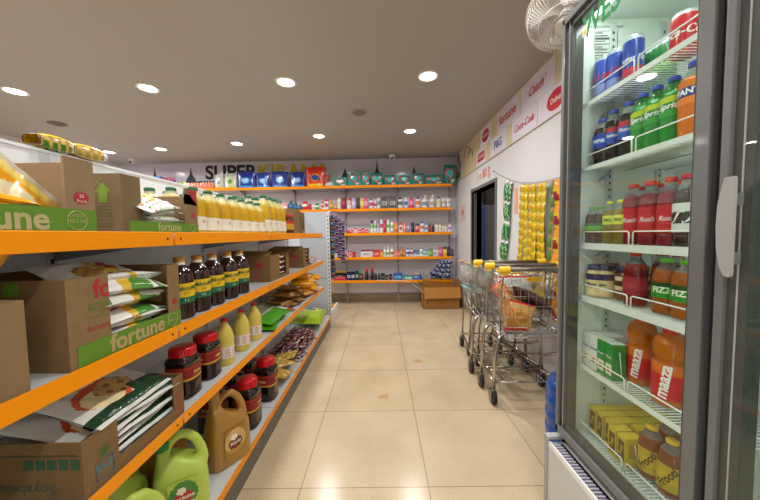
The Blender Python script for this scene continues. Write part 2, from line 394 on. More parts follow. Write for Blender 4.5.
# ================================================================== BACK RACK
rk = thing('wall_rack', 'long grey wall rack with orange-edged shelves along the back wall', 'shelving', W(0, 0), BR)
SH = {1: 2.010, 2: 1.625, 3: 1.222, 4: .818, 5: .428}
OR = 'f89600'
xs_up = [1.19, .295, -.61, -1.50, -2.40, -3.30, -4.2]
m = MB()
for k, z in enumerate([.16 + i*.30 for i in range(7)]): 
    m.box(-4.2, 1.2, -.03, -.022, z+.004, min(z + .296, 2.06), 'd6d1d6')
m.build('back_panel', 'paint', rk)
for x in xs_up:
    m = MB(); m.box(x-.014, x+.014, -.045, -.022, .0, 2.12, 'aaa6aa')
    for k in range(40): m.box(x-.004, x+.004, -.0455, -.044, .1+k*.05, .125+k*.05, '3a383a')
    m.build('upright', 'paint', rk)
for n, z in SH.items():
    zl = z
    for a, b in zip(xs_up[1:], xs_up[:-1]):
        m = MB(); m.box(a+.002, b-.002, -.30, -.03, zl-.02, zl-.008, 'c9c5c8'); sf = m.build('shelf', 'paint', rk)
        m = MB(); m.box(a+.003, b-.003, -.308, -.300, zl-.045, zl, OR); m.build('price_rail', 'rail', sf, bevel=.002)
        m = MB(); m.poly([(-.045, -.02), (-.29, -.02), (-.29, -.035), (-.045, -.11)], .003, '8d8a8c', T=Matrix.Translation((a+.016, 0, zl)) @ Matrix.Rotation(PI/2, 4, 'Z'))
        m.v = [(v[0], v[1], v[2]) for v in m.v]
        m.build('bracket', 'paint', sf)

# small goods, one mesh each
def rnd_prof(kind, w, h):
    r = w/2
    if kind == 'bottle': return [(r*.9, 0), (r, .02*h), (r, .3*h), (r, .62*h), (r*.9, .72*h), (r*.5, .8*h), (r*.42, .82*h), (r*.45, .83*h), (r*.45, .99*h), (r*.35, h)], 3
    if kind == 'bigcap': return [(r*.9, 0), (r, .03*h), (r, .35*h), (r, .7*h), (r*.95, .74*h), (r*.9, .75*h), (r*.9, .76*h), (r*.88, .96*h), (r*.7, h)], 2
    if kind == 'spray': return [(r*.95, 0), (r, .02*h), (r, .4*h), (r, .68*h), (r*.8, .73*h), (r*.8, .735*h), (r*.82, .74*h), (r*.8, .97*h), (r*.6, h)], 3
    if kind == 'jar': return [(r*.92, 0), (r, .05*h), (r, .4*h), (r, .68*h), (r*.9, .72*h), (r*.96, .73*h), (r*.97, .98*h), (r*.85, h)], 2
    if kind == 'tube': return [(r*.7, 0), (r*.72, .15*h), (r*.8, .16*h), (r*.95, .35*h), (r*.98, .7*h), (r, h)], -1
def small(kind, w, h, c1, c2, c3, depth=None):
    """c1 body, c2 cap/top, c3 label; standing at the origin, front towards -y"""
    m = MB(); d = depth or min(w*.7, .07)
    if kind in ('bottle', 'bigcap', 'spray', 'jar'):
        p, k = rnd_prof(kind, w, h); n = len(p)-1
        capi = {'bottle': 6, 'bigcap': 5, 'spray': 5, 'jar': 4}[kind]
        cols = [c2 if i >= capi else (c3 if i == 2 else c1) for i in range(n)]
        m.lathe(p, cols, 14, ay=min(1., d/w) if kind == 'bottle' else .9, sq=2.6 if kind != 'spray' else 0)
    elif kind == 'tube':
        def f(u, v):
            a = 2*PI*u; fl = 1 - v; z = .14*h + v*.86*h
            return (w/2*math.cos(a)*(.8+.2*v), d/2*math.sin(a)*max(fl, .06), z)
        m.grid(f, 16, 6, lambda u, v: c3 if .25 < v < .65 else c1); m.lathe([(w*.36, 0), (w*.4, .14*h)], c2, 14, ay=.7)
    elif kind == 'pump':
        m.lathe([(w*.46, 0), (w/2, .02*h), (w/2, .2*h), (w/2, .5*h), (w*.45, .62*h), (w*.2, .7*h), (w*.2, .76*h), (w*.07, .765*h), (w*.07, .9*h)], [c1, c1, c3, c1, c1, c2, c2, c2], 14, ay=.7, sq=2.6)
        m.box(-w*.14, w*.34, -w*.1, w*.1, .9*h, h, c2)
    elif kind == 'box':
        m.box(-w/2, w/2, -d/2, d/2, 0, h, c1)
        m.box(-w*.5-.0006, w*.5+.0006, -d/2-.0006, d/2+.0006, h*.82, h*1.004, c2)
        m.box(-w*.36, w*.36, -d/2-.001, -d/2, h*.3, h*.62, c3)
        m.box(-w*.25, w*.1, -d/2-.0015, -d/2, h*.42, h*.5, c2)
    elif kind in ('pouch', 'bag'):
        def tt(v): return d/2*((1-v)**.55)*(1 if v > .04 else .85) if kind == 'pouch' else d/2*(math.sin(PI*min(max(v, .02), .98))**.45)
        cc = c3 if isinstance(c3, (list, tuple)) else (c3, c3)
        def colf(u, v):
            x, y = (u-.5)*2, (v-.48)*2
            if v > .86: return c2
            if x*x*2.2 + (y+.02)**2*3.3 < .3: return cc[0]
            if x*x*1.6 + (y+.0)**2*2.6 < .42: return cc[1]
            if v < .16 and abs(x) < .8: return cc[1]
            return c1
        def sgn(sg):
            return lambda u, v: ((u-.5)*w*(1-.05*math.sin(PI*v)) , sg*tt(v)*(max(math.sin(PI*u), 0)**.4)+ .002*math.sin(17*u+9*v), v*h + .012*math.sin(PI*u)*(v > .98))
        m.grid(sgn(-1), 18, 18, colf); m.grid(sgn(1), 8, 8, c1)
        m.grid(lambda u, v: ((u-.5)*w, (v-.5)*2*tt(0)*(max(math.sin(PI*u), 0)**.4), .0), 8, 2, c1)
    elif kind == 'pack':     # soft pack with heart-like emblem
        def colf(u, v):
            x, y = (u-.5)*2.2, (v-.5)*2.2
            hx = abs(x); k = (hx-.42)**2 + (y-.22)**2 < .2 or (y < .3 and y > -.75 and hx < .85*(y+.75)/1.05)
            k2 = (hx-.3)**2 + (y-.18)**2 < .1 or (y < .25 and y > -.5 and hx < .55*(y+.5)/.75)
            if v > .88: return c2
            if k2: return c3
            if k: return 'c33a3c'
            if v < .25 and x > .2: return 'e6d3c8'
            return c1
        def side(sg): return lambda u, v: ((u-.5)*w, sg*d/2*(max(math.sin(PI*u), .15)**.22)*(max(math.sin(PI*v), .1)**.2), v*h)
        m.grid(side(-1), 20, 16, colf); m.grid(side(1), 6, 6, c1)
        m.box(-w*.495, w*.495, -d*.36, d*.36, .001, h*.995, c1)
    elif kind == 'lump':     # heap-shaped soft pack, lying
        m.grid(lambda u, v: (w/2*math.cos(2*PI*u)*math.sin(PI*v)**.6, d/2*math.sin(2*PI*u)*math.sin(PI*v)**.6, h/2 - h/2*math.cos(PI*v) + .1*h*math.sin(6*u*PI)*math.sin(PI*v)), 14, 8, lambda u, v: [c1, c2, c3][int(u*7+v*3) % 3])
    elif kind == 'comb':     # row of small cans in a tray
        n = 9
        for k in range(n):
            T = Matrix.Translation((-w/2 + (k+.5)*w/n, 0, 0)); m.lathe([(w/n*.46, 0), (w/n*.5, .1*h), (w/n*.5, .7*h), (w/n*.3, .8*h), (w/n*.32, .82*h), (w/n*.28, h)], [c1, c1, c1, c2, c2], 10, T=T)
        m.box(-w/2, w/2, -d/2, d/2, 0, h*.3, c3)
    return m
SHN = {1: 'top', 2: 'second', 3: 'middle', 4: 'fourth', 5: 'lowest'}
BACK = {
 1: [(151,162,177,'box','2450b0','3c78d8','a0c0f0','blue packet','packet'),(162.5,176,177.5,'comb','5a2a78','c03a50','3a2a70','purple and red multipack','multipack'),(178,188,182,'lump','e8b838','58a838','f0e8c0','yellow and green bag','bag'),(188,214.5,181,'comb','e08a70','26262c','d87058','coral multipack with black tops','multipack'),
     (215,224,175,'pouch','cfd6d0','c8ccc8',('5080c0','e0c060'),'small white and blue pouch','pouch'),(224.5,237,174,'pouch','cdd6c4','b8c0b4',('50a050','d8c860'),'white and green pouch','pouch'),
     (237.5,255.5,172.3,'pouch','1b3791','223a90',('8fd0f0','3f8fe0'),'navy blue detergent pouch with light blue splash','pouch'),(256,271,173.3,'pouch','1b3791','223a90',('8fd0f0','3f8fe0'),'navy blue detergent pouch with light blue splash','pouch'),(271.5,289,172,'pouch','1b3791','223a90',('8fd0f0','3f8fe0'),'navy blue detergent pouch with light blue splash','pouch'),(289.5,306,172.6,'pouch','1b3791','223a90',('8fd0f0','3f8fe0'),'navy blue detergent pouch with light blue splash','pouch'),
     (306,325,167.5,'pouch','e2391c','d83018',('2a4fb0','f2c820'),'red detergent pouch with yellow and blue emblem','pouch'),(325,334,182,'lump','dcdde0','e6e6ea','c8ccd4','small white bag lying down','bag'),
     (333.5,347,178,'pack','1f9c8c','2a8a80','e8f0ee','flat teal pack lying down','pack'),(348,361,172.8,'pack','1a9a90','c0343a','30c0c0','teal nappy pack with red top band','nappy pack'),(361.2,370,172.2,'pack','1a9a90','f09a28','60c8d0','teal nappy pack with orange top band','nappy pack'),(371,383,173.2,'pack','17857e','1a6a66','48d0d0','teal nappy pack with red heart','nappy pack'),(384,397,175.2,'pack','17857e','1a6a66','48d0d0','teal nappy pack with red heart','nappy pack'),(397.6,411,175,'pack','17857e','1a6a66','48d0d0','teal nappy pack with red heart','nappy pack'),(411.4,423.6,173.3,'pack','17857e','2a7a76','48d0d0','teal nappy pack with red heart','nappy pack'),(424.5,443.5,175.2,'pack','17857e','2a7a76','48d0d0','wide teal nappy pack with red heart','nappy pack'),(444,455.3,165,'pack','17857e','1a5a5c','48d0d0','tall teal nappy pack','nappy pack')],
 2: [(281,288.4,204,'box','ee86a0','f0a0b4','ffffff','pink packet','packet'),(288.6,293.8,201,'bottle','2c5c50','1c3c2c','3080c0','dark green bottle','bottle'),(294,298,202.5,'bottle','2c5c50','1c3c2c','3080c0','dark green bottle','bottle'),(298.4,302,204.5,'bottle','2c4c60','1c3c2c','3080c0','dark green bottle','bottle'),(302.4,307.6,201.5,'jar','cc2430','d83038','e8e0d8','red round tin','tin'),(308,311.6,204,'jar','cc2430','d83038','c01828','small red tin','tin'),(312,315,205,'box','e8e4e0','f0eeea','c0a8a0','small white carton','carton'),(315.3,319,203.3,'jar','4c9c58','3c8c48','e0f0e0','green jar','jar'),(319.3,321.4,205,'box','c83038','e8e0e0','f0e8e8','tiny red and white carton','carton'),(321.7,324.2,202,'box','e4dcdc','c83038','c83038','slim white carton with red top','carton'),(324.5,328.7,199.6,'box','e4dcdc','c83038','b82838','tall white carton with red top','carton'),(329.4,333.3,200.4,'bottle','c0782c','a8641c','e0b050','amber oil bottle','bottle'),(334.4,337.2,203,'bottle','c0782c','a8641c','e0b050','small amber bottle','bottle'),(337.8,340.8,198,'bigcap','ece8e4','e8d890','d0c8c0','slim white bottle','bottle'),
     (341.2,346.4,198,'bigcap','8a1c38','7a1430','a83850','maroon bottle','bottle'),(347,351.4,198,'bigcap','ece4e0','c04850','e0b0b0','white bottle with red cap','bottle'),(351.7,355.9,198,'bigcap','b4a8d0','a898c8','d8d0e8','lilac bottle','bottle'),(356.2,359.9,198,'bigcap','2a2430','201c24','504858','black bottle','bottle'),(360.4,364,198,'bigcap','f4b81c','f0b010','f8e080','yellow bottle','bottle'),(364.4,368.4,198,'bigcap','e05890','d84880','f0a0c0','pink bottle','bottle'),(369.2,373.6,198.6,'bottle','e8e8ec','3858a0','c04050','white bottle with blue cap','bottle'),(373.8,376.8,200,'bottle','e8e8ec','e8e8ec','d04858','short white bottle','bottle'),(377,380.6,198,'bigcap','e4e4e0','d8d8d4','8090a0','white bottle with grey label','bottle'),(381,388.3,197,'box','5c5c5c','4c4c50','b0a8a0','dark grey carton','carton'),(388.8,396.4,196.6,'box','5c5c5c','4c4c50','b0a8a0','dark grey carton','carton'),(397.4,403,197.3,'bottle','e6e6e6','202226','607080','white bottle with black cap','bottle'),(404,407.6,197.3,'bottle','eceaea','f0f0f0','4878b8','slim white bottle with blue dot','bottle'),(408.5,414,197,'bottle','e0407c','e0407c','f090b0','hot pink bottle','bottle'),(415.3,420.2,197,'bottle','ecebea','203c90','e08048','white bottle with navy cap','bottle'),(421.7,427.6,195.5,'pump','ecebe4','f2f2ee','8898a8','white pump bottle','bottle'),(429,435,195.3,'pump','ecebe4','f2f2ee','b8b4a8','white pump bottle','bottle'),(436.2,441,196.7,'bottle','ecebe0','486040','d8d8b8','cream bottle with green cap','bottle'),(441.7,446,198.3,'tube','f0efec','e4e4e0','b0c0d0','white squeeze tube','tube'),(446.5,450.8,198.3,'tube','f0efec','e4e4e0','d0c8c0','white squeeze tube','tube')],
 3: [(339,344.6,229.4,'box','3858b8','2848a0','e0e8f0','small blue packet','packet'),(346,353.4,229.2,'lump','d84850','e8a0a0','c82838','red soap packet heap','soap packets'),(354,357.2,228,'box','e0b0c0','c83848','f0e0e0','small pink carton','carton'),(358,361.4,229.5,'box','c82838','e04848','f0d0d0','small red carton','carton'),(361.6,364.2,228,'box','d02838','b81828','f0c0c0','upright red carton','carton'),(364.4,368.4,229.8,'box','c82838','e04848','f0d0d0','small red carton','carton'),(370.7,373.5,220.2,'spray','e8f0e0','1c3820','78c048','white and green spray can','spray can'),(374,376.6,221,'spray','e8e8f0','e8e8ec','88b848','white spray can','spray can'),(377,379.6,220.5,'spray','d8d8e8','8880c0','a0a0d0','lilac spray can','spray can'),(380,383,219.6,'spray','f0ede8','e8e8e8','c04850','tall white spray can','spray can'),(383.3,386.4,219.6,'spray','c02838','c02838','e05868','red spray can','spray can'),(386.7,389.9,220,'spray','e8f0e8','e0e0e0','68b848','white and green spray can','spray can'),(390.4,393.6,222,'tube','f0f0ec','88b860','90c060','white tube with green print','tube'),(394.2,398,222.2,'bigcap','d87828','e08030','f0a850','orange bottle','bottle'),(399,402.6,223.3,'box','e8e0dc','c83840','d05058','white and red carton','carton'),(402.8,406.6,223,'tube','f08038','f08038','f8b080','orange tube','tube'),(406.8,410.3,223.5,'tube','9078c0','8868b8','c0b0e0','purple tube','tube'),(411,414.6,222.2,'bottle','28262c','18161a','48444c','black bottle','bottle'),(415,419.3,223.5,'bigcap','c83850','302830','f0a0a8','red bottle with dark top','bottle'),(419.9,424.4,221.2,'bottle','eceef0','2860c0','e08858','white bottle with blue cap','bottle'),(424.7,428,223.6,'bottle','e0ecf0','60a8d8','4898d0','pale blue bottle','bottle'),(428.2,431.1,223.2,'bottle','782028','18161a','c03838','dark red bottle with black cap','bottle'),(431.4,434.6,225,'bottle','2c2a30','18161a','484850','short black bottle','bottle'),(435,438.3,223.2,'bottle','f0eee8','d0a850','e0d8c0','white bottle with gold cap','bottle'),(438.6,441.7,223.2,'bottle','f0eee8','d0a850','e0d8c0','white bottle with gold cap','bottle'),(442,444.3,225.3,'bottle','f0eee8','d8b868','e0d8c0','short white bottle with gold cap','bottle'),(444.5,446.9,225.3,'bottle','f0eee8','d8b868','e0d8c0','short white bottle with gold cap','bottle'),(447.8,452,223.5,'bottle','f0eef0','e0c8d8','b878b8','white bottle with purple print','bottle')],
 4: [(335.6,341,254,'box','e4e2e0','d8d8dc','c0c8d0','white carton lying flat','carton'),(341.6,345.2,252.3,'lump','d03848','e8c8c8','c01828','red and white sachet heap','sachets'),(345.4,349,251.3,'lump','d84858','f0e0e0','c82838','red and white sachet heap','sachets'),(349.2,352.2,251.5,'box','e0c8c0','c83848','c83848','small cream carton','carton'),(352.5,355.8,252,'box','c02430','a81828','e04050','dark red carton','carton'),(361,372.8,250,'box','dedcdc','88303c','b8c4cc','wide white carton with dark red lid band','carton'),(373,379.8,250,'box','d83840','c02830','e8a0a0','red soap carton stack','cartons'),(380,383,250.5,'box','e8a828','c83030','f0d060','yellow and red carton','carton'),(383.4,386.2,246.5,'pump','f0f0ee','f4f4f4','b0d0a0','slim white pump bottle','bottle'),(386.4,389.6,246.5,'pump','e8f0e0','f4f4f4','78c058','green-labelled white pump bottle','bottle'),(390,394,248,'bottle','f0f0f0','e0e0e4','d05868','white handwash bottle','bottle'),(394.6,397.2,250.4,'box','e89828','e08820','f0c060','small orange carton','carton'),(397.4,399.7,250.4,'box','e05890','d84880','f0b0c8','small pink carton','carton'),(400,403,246.6,'bottle','a8702c','6c4420','d0a050','brown syrup bottle','bottle'),(403.2,405.7,249,'bottle','b07830','6c4420','d8a858','short brown bottle','bottle'),(406,409.6,248.2,'bottle','e8ecf0','203c88','4868b8','white bottle with navy cap','bottle'),(409.8,413.2,248.1,'bottle','e8ecf0','203c88','c04050','white bottle with navy cap','bottle'),(413.4,416.2,250.3,'jar','eef0f2','284890','6080c0','small white jar with blue lid','jar'),(416.4,419.1,250.3,'jar','eef0f2','284890','6080c0','small white jar with blue lid','jar'),(419.3,422.8,247.5,'bottle','f0f4f0','28a070','80c8a0','white bottle with green cap','bottle'),(423,425.8,249.6,'bottle','e0f0ec','30a090','68c8b8','white bottle with teal cap','bottle'),(426,428.4,250,'box','e4e8f0','5070c0','6888d0','white and blue carton','carton'),(428.6,432.8,248.5,'bottle','58b038','389028','90d060','bright green bottle','bottle'),(433,435.6,247.6,'pump','f0f0ee','e0e0e0','c0c0c0','white lotion bottle','bottle'),(435.8,438.5,250,'tube','f0f0ee','e0e0e0','b8c8d0','white tube','tube'),(438.8,442.8,246.7,'bigcap','d83c80','d03478','f080b0','bright pink bottle','bottle'),(443.2,446.8,246.6,'bigcap','f0b810','202020','f8e060','yellow bottle with black cap','bottle'),(447,450.2,246.6,'bigcap','28242a','18161a','585058','tall black bottle','bottle'),(450.5,453.6,249,'bigcap','3c3438','282428','685c60','short dark bottle','bottle')],
 5: [(333.2,345.5,276.5,'comb','e85050','f0a0a8','c83060','red and pink sachet strip box','box'),(347,350.9,271.8,'box','20285c','182050','d8d8e8','navy carton','carton'),(351.1,355,271.6,'box','20285c','182050','d8d8e8','navy carton','carton'),(355.2,359,270.6,'box','203028','284838','a0c8a8','dark green carton','carton'),(359.2,363,271.6,'box','302830','58a048','d04868','black carton with green top','carton'),(365,368.6,268,'spray','281c1c','d42428','48302c','black can with tall red cap','can'),(370.5,374,268,'spray','281c1c','d42428','48302c','black can with tall red cap','can'),(374.2,377.2,273,'bottle','202026','101014','38383e','small black bottle','bottle'),(377.8,380.2,273,'bottle','202026','101014','38383e','small black bottle','bottle'),(380.8,384.8,273.3,'box','242226','1a181c','706c70','black carton','carton'),(385,388.5,275,'box','242226','1a181c','988c88','black carton','carton'),(389,392,274,'box','202420','181c18','c84040','black carton with red and green print','carton'),(393.2,402.4,273,'box','3068b8','2858a8','60c8e0','blue carton with cyan label','carton'),(403.8,412.4,275.2,'box','50b0a8','408890','e0e8d0','teal flat carton','carton'),(413,418.6,273.2,'box','2860c8','e8b830','80b0e8','blue carton with yellow lid','carton'),(419.2,423.8,272,'lump','3878c8','e8b830','2858a8','blue and yellow bag','bag'),(431,436,274,'box','405848','283830','90a890','dark green carton near the cardboard box','carton'),(436.3,441.3,274,'box','405848','283830','90a890','dark green carton near the cardboard box','carton')]}
for n, items in BACK.items():
    cnt = {}; tot = {}
    for it in items: tot[it[7]] = tot.get(it[7], 0) + 1
    z = SH[n] - .007
    for (a, b, top, kind, c1, c2, c3, desc, cat) in items:
        d = .235 if kind in ('pouch', 'pack', 'comb', 'lump') else .25
        mid = (a+b)/2; s = sback(mid, z+.1, d); w = (sback(b, z+.1, d) - sback(a, z+.1, d)) - .002
        p = W(s, d); h = max(at(mid, top, y=p[1])[2] - z, .04)
        if kind in ('pouch',): dep = .09
        elif kind == 'pack': dep = .1
        elif kind == 'comb': dep = w/9
        elif kind == 'lump': dep = .08
        elif kind == 'box': dep = min(.09, max(w*.7, .03))
        else: dep = min(w, .08)
        k = cnt.get(desc, 0); cnt[desc] = k+1
        lab = desc + ', ' + SHN[n] + ' shelf of back rack'
        if tot[desc] > 1: lab += ', ' + ordn(k) + ' from left'
        m = small(kind, w, h, c1, c2, c3, dep)
        if desc.startswith('red detergent'): text(m, 'Tide', .1, '2a4fb0', lambda u, v: (u, -.052, v + h*.45), .02)
        if desc.startswith('navy blue det'): text(m, 'SURF', .045, 'e8f0ff', lambda u, v: (u, -.05, v + h*.5), .012)
        mt = {'pouch': 'film', 'pack': 'film', 'lump': 'film', 'comb': 'plastic', 'box': 'print'}.get(kind, 'plastic')
        o = m.build({'nappy pack': 'nappy_pack', 'spray can': 'spray_can'}.get(cat, cat.replace(' ', '_')), mt, loc=(p[0], p[1], z+.0005), rot=(0, 0, BR))
        tag(o, lab, cat, ('goods on the ' + SHN[n] + ' shelf of the back rack'))
# second red pouch behind, flat dark pack
p = W(sback(323, 2.1, .14), .12); m = small('pouch', .2, .27, 'd8301c', 'e0e0e0', ('2a4fb0', 'f2c820'), .06)
tag(m.build('pouch', 'film', loc=(p[0], p[1], SH[1]-.0065), rot=(0, 0, BR)), 'second red pouch half hidden behind the red detergent pouch', 'pouch')
p = W(sback(340.5, .5, .2), .16); m = small('box', .2, .15, '1c1c22', 'c89828', '2c2c34', .06)
tag(m.build('carton', 'print', loc=(p[0], p[1], SH[5]-.0065), rot=(0, 0, BR)), 'long black carton with yellow band behind the sachet strip box', 'carton')

# ================================================================== THE GONDOLA ON THE LEFT
XG = -.66; XP = -1.06
LV = {1: (1.216, .043), 2: (.915, .042), 3: (.615, .034), 4: (.155, .034)}
LV[4] = (.158, .034)
gd = thing('gondola_shelving', 'long white gondola shelving with orange price rails on the left of the aisle', 'shelving', (XP, 1.6, 0))
gd.location = (0, 0, 0)
m = MB(); m.box(XP-.03, XP, -.75, 3.86, .1, 1.478, 'eceef2'); m.box(XP-.033, XP+.003, -.75, 3.86, 1.472, 1.482, 'e4e6ea')
for y in (.14, .94, 1.74, 2.54, 3.34): 
    m.box(XP-.002, XP+.004, y-.015, y+.015, .1, 1.47, 'cdd0d6')
    for k in range(26): m.box(XP+.0035, XP+.005, y-.004, y+.004, .16+k*.05, .185+k*.05, '2e2e30')
for z in (.44, .74, 1.04): m.box(XP-.001, XP+.0015, -.75, 3.86, z-.0015, z+.0015, '5e6166')
m.build('back_panel', 'paint', gd)
ya = [-.66, .14, .94, 1.74, 2.54, 3.34]
for n, (z, lh) in LV.items():
    ye = ya if n < 4 else ya[:-1] + [3.8]
    for a, b in zip(ye[:-1], ye[1:]):
        m = MB(); m.box(XP+.005, XG-.002, a+.003, b-.003, z-.02, z-.004, 'd3d6da'); sf = m.build('shelf', 'paint', gd)
        m = MB(); m.box(XG-.006, XG, a+.004, b-.004, z-lh, z, OR)
        for yy in (a+.03, b-.03): m.lathe([(.004, 0), (.004, .0012)], '3a2a18', 8, T=Matrix.Translation((XG, yy, z-lh*.5)) @ Matrix.Rotation(PI/2, 4, 'Y'))
        m.build('price_rail', 'rail', sf, bevel=.0025)
        if n < 4:
            m = MB(); m.poly([(XP, z-.022), (XG-.01, z-.022), (XG-.01, z-.032), (XP, z-.09)], .003, '8f9398', T=Matrix.Translation((0, a+.005, 0)))
            m.build('bracket', 'paint', sf)
m = MB(); m.box(XP, XG-.018, -.66, 3.8, .0, .125, '6f6a60'); m.build('kick_plate', 'matte', gd)

ec = thing('end_shelving', 'white perforated end unit standing against the far end of the gondola', 'shelving', (0, 0, 0))
m = MB(); m.box(-1.75, -.70, 3.87, 3.89, .12, 1.50, 'c3c9d2')
for z in (1.16, .62): m.box(-1.75, -.72, 3.866, 3.872, z, z+.006, '6f747a')
m.build('back_panel', 'paint', ec)
m = MB(); m.box(-.715, -.675, 3.868, 3.90, .0, 1.50, 'e0e2e4')
for k in range(27): m.box(-.702, -.688, 3.8665, 3.869, .13+k*.05, .15+k*.05, '3a3a3c')
m.build('post', 'paint', ec)
m = MB(); m.poly([(-.70, .0), (-.67, .0), (-.67, .17), (-.70, .17)], .55, 'e4e6e8', T=Matrix.Translation((0, 3.9, 0))); m.box(-.71, -.665, 4.36, 4.45, .0, .12, 'dcdee0'); m.build('foot', 'paint', ec)
m = MB(); m.box(-1.7, -.675, 4.36, 4.45, .10, .145, OR); m.build('base_rail', 'paint', ec)

def wob(u, v, k): return .0025*math.sin(13*u+5*v+k) + .002*math.sin(9*v-7*u+2*k) + .0014*math.sin(31*u+11*v+k)
def pillow(w, l, t, front, back, seam, nx=22, ny=30, k=0, bend=0):
    """packet lying on its back: length l along y, width w along x, front print upwards"""
    m = MB()
    def th(u, v):
        vv = min(max((v-.06)/.88, 0), 1)
        return t/2*(max(math.sin(PI*u), 0)**.45)*(max(math.sin(PI*vv), 0)**.5)
    def fn(sg):
        def f(u, v):
            pinch = 1 - .07*math.sin(PI*v); z = t/2 + sg*(th(u, v)+.0006) + wob(u, v, k)*(.3+math.sin(PI*u)*math.sin(PI*v)) + bend*((v-.5)**2)*4
            return ((u-.5)*w*pinch, (v-.5)*l, z)
        return f
    cf = lambda u, v: seam if (v < .05 or v > .95) else front(u, v)
    m.grid(fn(1), nx, ny, cf)
    m.grid(fn(-1), nx//2, ny//2, lambda u, v: seam if (v < .05 or v > .95) else (back(u, v) if callable(back) else back))
    return m
def open_box(name, label, x0, x1, y0, y1, z0, h, lowfront=None, c='a98a66', group=None, lowside=None):
    """carton open on top; front is +x; lowfront=(ya, yb, height) is a cut in the front wall"""
    t = thing(name, label, 'box', (0, 0, 0), group=group); w = .005
    m = MB(); m.box(x0, x1, y0, y1, z0, z0+.004, c); m.box(x0, x0+w, y0, y1, z0, z0+h, c)
    m.box(x0+w, x1, y0, y0+w, z0+.004, z0+(lowside or h), c); m.box(x0+w, x1, y1-w, y1, z0+.004, z0+h, c)
    if lowfront:
        a, b, hh = lowfront
        if a > y0+w: m.box(x1-w, x1, y0+w, a, z0+.004, z0+h, c)
        else: a = y0+w
        b = min(b, y1-w)
        m.box(x1-w, x1, a, b, z0+.004, z0+hh, c)
        if b < y1-w: m.box(x1-w, x1, b, y1-w, z0+.004, z0+h, c)
    else: m.box(x1-w, x1, y0+w, y1-w, z0+.004, z0+h, c)
    o = m.build('carton_wall', 'card', t)
    return t
GRN = '5f8a26'; BRN = 'b29674'
def band(t, x, y0, y1, z0, z1, col=GRN, name='printed_band'):
    m = MB(); m.box(x, x+.0012, y0, y1, z0, z1, col); return m

# ---- top shelf
Z1 = LV[1][0]-.0035
bA = open_box('fortune_carton'.replace('fortune_', 'oil_pouch_'), 'open brown carton of yellow oil pouches with green FORTUNE band, nearest on top shelf', -1.0, -.675, .24, .70, Z1, .165, (.24, .635, .052), BRN)
m = band(bA, -.675, .24, .70, Z1, Z1+.052); text(m, 'fortune', .062, 'b9ad7e', faceX(-.6732, .507, Z1+.026), .025)
m.tube([(-.673, .655+.021*math.cos(a), Z1+.027+.021*math.sin(a)) for a in [2*PI*k/20 for k in range(20)]], .0012, 'b9ad7e', 4, closed=True)
text(m, 'CHOICE', .009, 'b9ad7e', faceX(-.6732, .655, Z1+.038)); text(m, 'NO.1 OIL', .0105, 'b9ad7e', faceX(-.6732, .655, Z1+.026), .01); m.build('printed_band', 'print', bA)
m = MB(); m.lathe([(.0135, 0), (.0135, .001)], 'b02a38', 24, T=Matrix.Translation((-.675, .668, Z1+.078)) @ Matrix.Rotation(PI/2, 4, 'Y'), ay=1.25)
text(m, '20', .011, 'f0dcd0', faceX(-.6732, .668, Z1+.082)); text(m, 'Pouch', .009, 'f0dcd0', faceX(-.6732, .668, Z1+.071)); m.build('round_print', 'print', bA)
m = MB(); T = Matrix.Translation((-.985, 0, Z1+.165))    # torn back flap
m.add([(-.98, .26, Z1+.16), (-.98, .69, Z1+.16), (-.965, .69, Z1+.215), (-.965, .62, Z1+.21), (-.965, .58, Z1+.225), (-.965, .5, Z1+.21), (-.965, .43, Z1+.185), (-.965, .26, Z1+.2)], [(0, 1, 2, 3, 4, 5, 6, 7)], 'a38259')
m.build('torn_flap', 'card', bA)
def ypat(u, v):
    if .30 < v < .42: return 'd88a10'
    if (u-.5)**2*4 + (v-.68)**2*16 < .35: return 'f0e2b8'
    if v > .86: return 'f0d060'
    return 'f6a80c'
ypo = [((-.80, .45, Z1+.010), (R(3), R(4), R(3))), ((-.775, .47, Z1+.040), (R(3), R(10), R(-4))), ((-.86, .46, Z1+.050), (R(4), R(6), R(6))), ((-.765, .50, Z1+.066), (R(-5), R(14), R(8)))]
for i, (l, r) in enumerate(ypo):
    m = pillow(.15, .24, .036, ypat, 'f2b018', 'e9e2cc', 32, 44, k=i)
    tag(m.build('oil_pouch', 'film', loc=l, rot=r), 'yellow oil pouch lying in the nearest top-shelf carton, ' + ['lowest one', 'second from bottom', 'at the back', 'topmost under the leaning pouch'][i], 'pouch', 'yellow oil pouches')
m = pillow(.15, .21, .034, ypat, 'f2b018', 'e9e2cc', 32, 44, k=9); o = m.build('oil_pouch', 'film')
o.matrix_world = Matrix(((.0, .0, 1., -.752), (.76, .65, 0, .557), (-.65, .76, 0, 1.25), (0, 0, 0, 1)))
tag(o, 'large yellow oil pouch with translucent edge leaning upright over the tray', 'pouch', 'yellow oil pouches')
bB = open_box('brown_carton', 'brown carton with small green print standing between the two FORTUNE cartons on top', -.98, -.715, .818, .885, Z1, .165, None, '9a815f')
m = MB(); x = -.7145
text(m, 'XX', .035, '7d8c3e', faceNY(-.79, .8172, Z1+.14)); m.build('print', 'print', bB); m = MB(); m.poly([(-.012, 0), (.012, 0), (.012, .03), (.022, .03), (0, .055), (-.022, .03), (-.012, .03)], .0008, '7d9a3a', T=Matrix.Translation((-.765, .8168, Z1+.085))); m.build('arrow_print', 'print', bB); m = MB()
for k in range(7): m.box(-.86+.01*(k % 2), -.745, .8170, .8178, Z1+.02+k*.009, Z1+.023+k*.009, '6d6a40')
m.build('print', 'print', bB)
bC = open_box('oil_pouch_carton', 'open brown carton of white pouches with green FORTUNE band beside the bottles', -1.0, -.672, .89, 1.085, Z1, .135, (.89, 1.02, .03), 'a88963', lowside=.035)
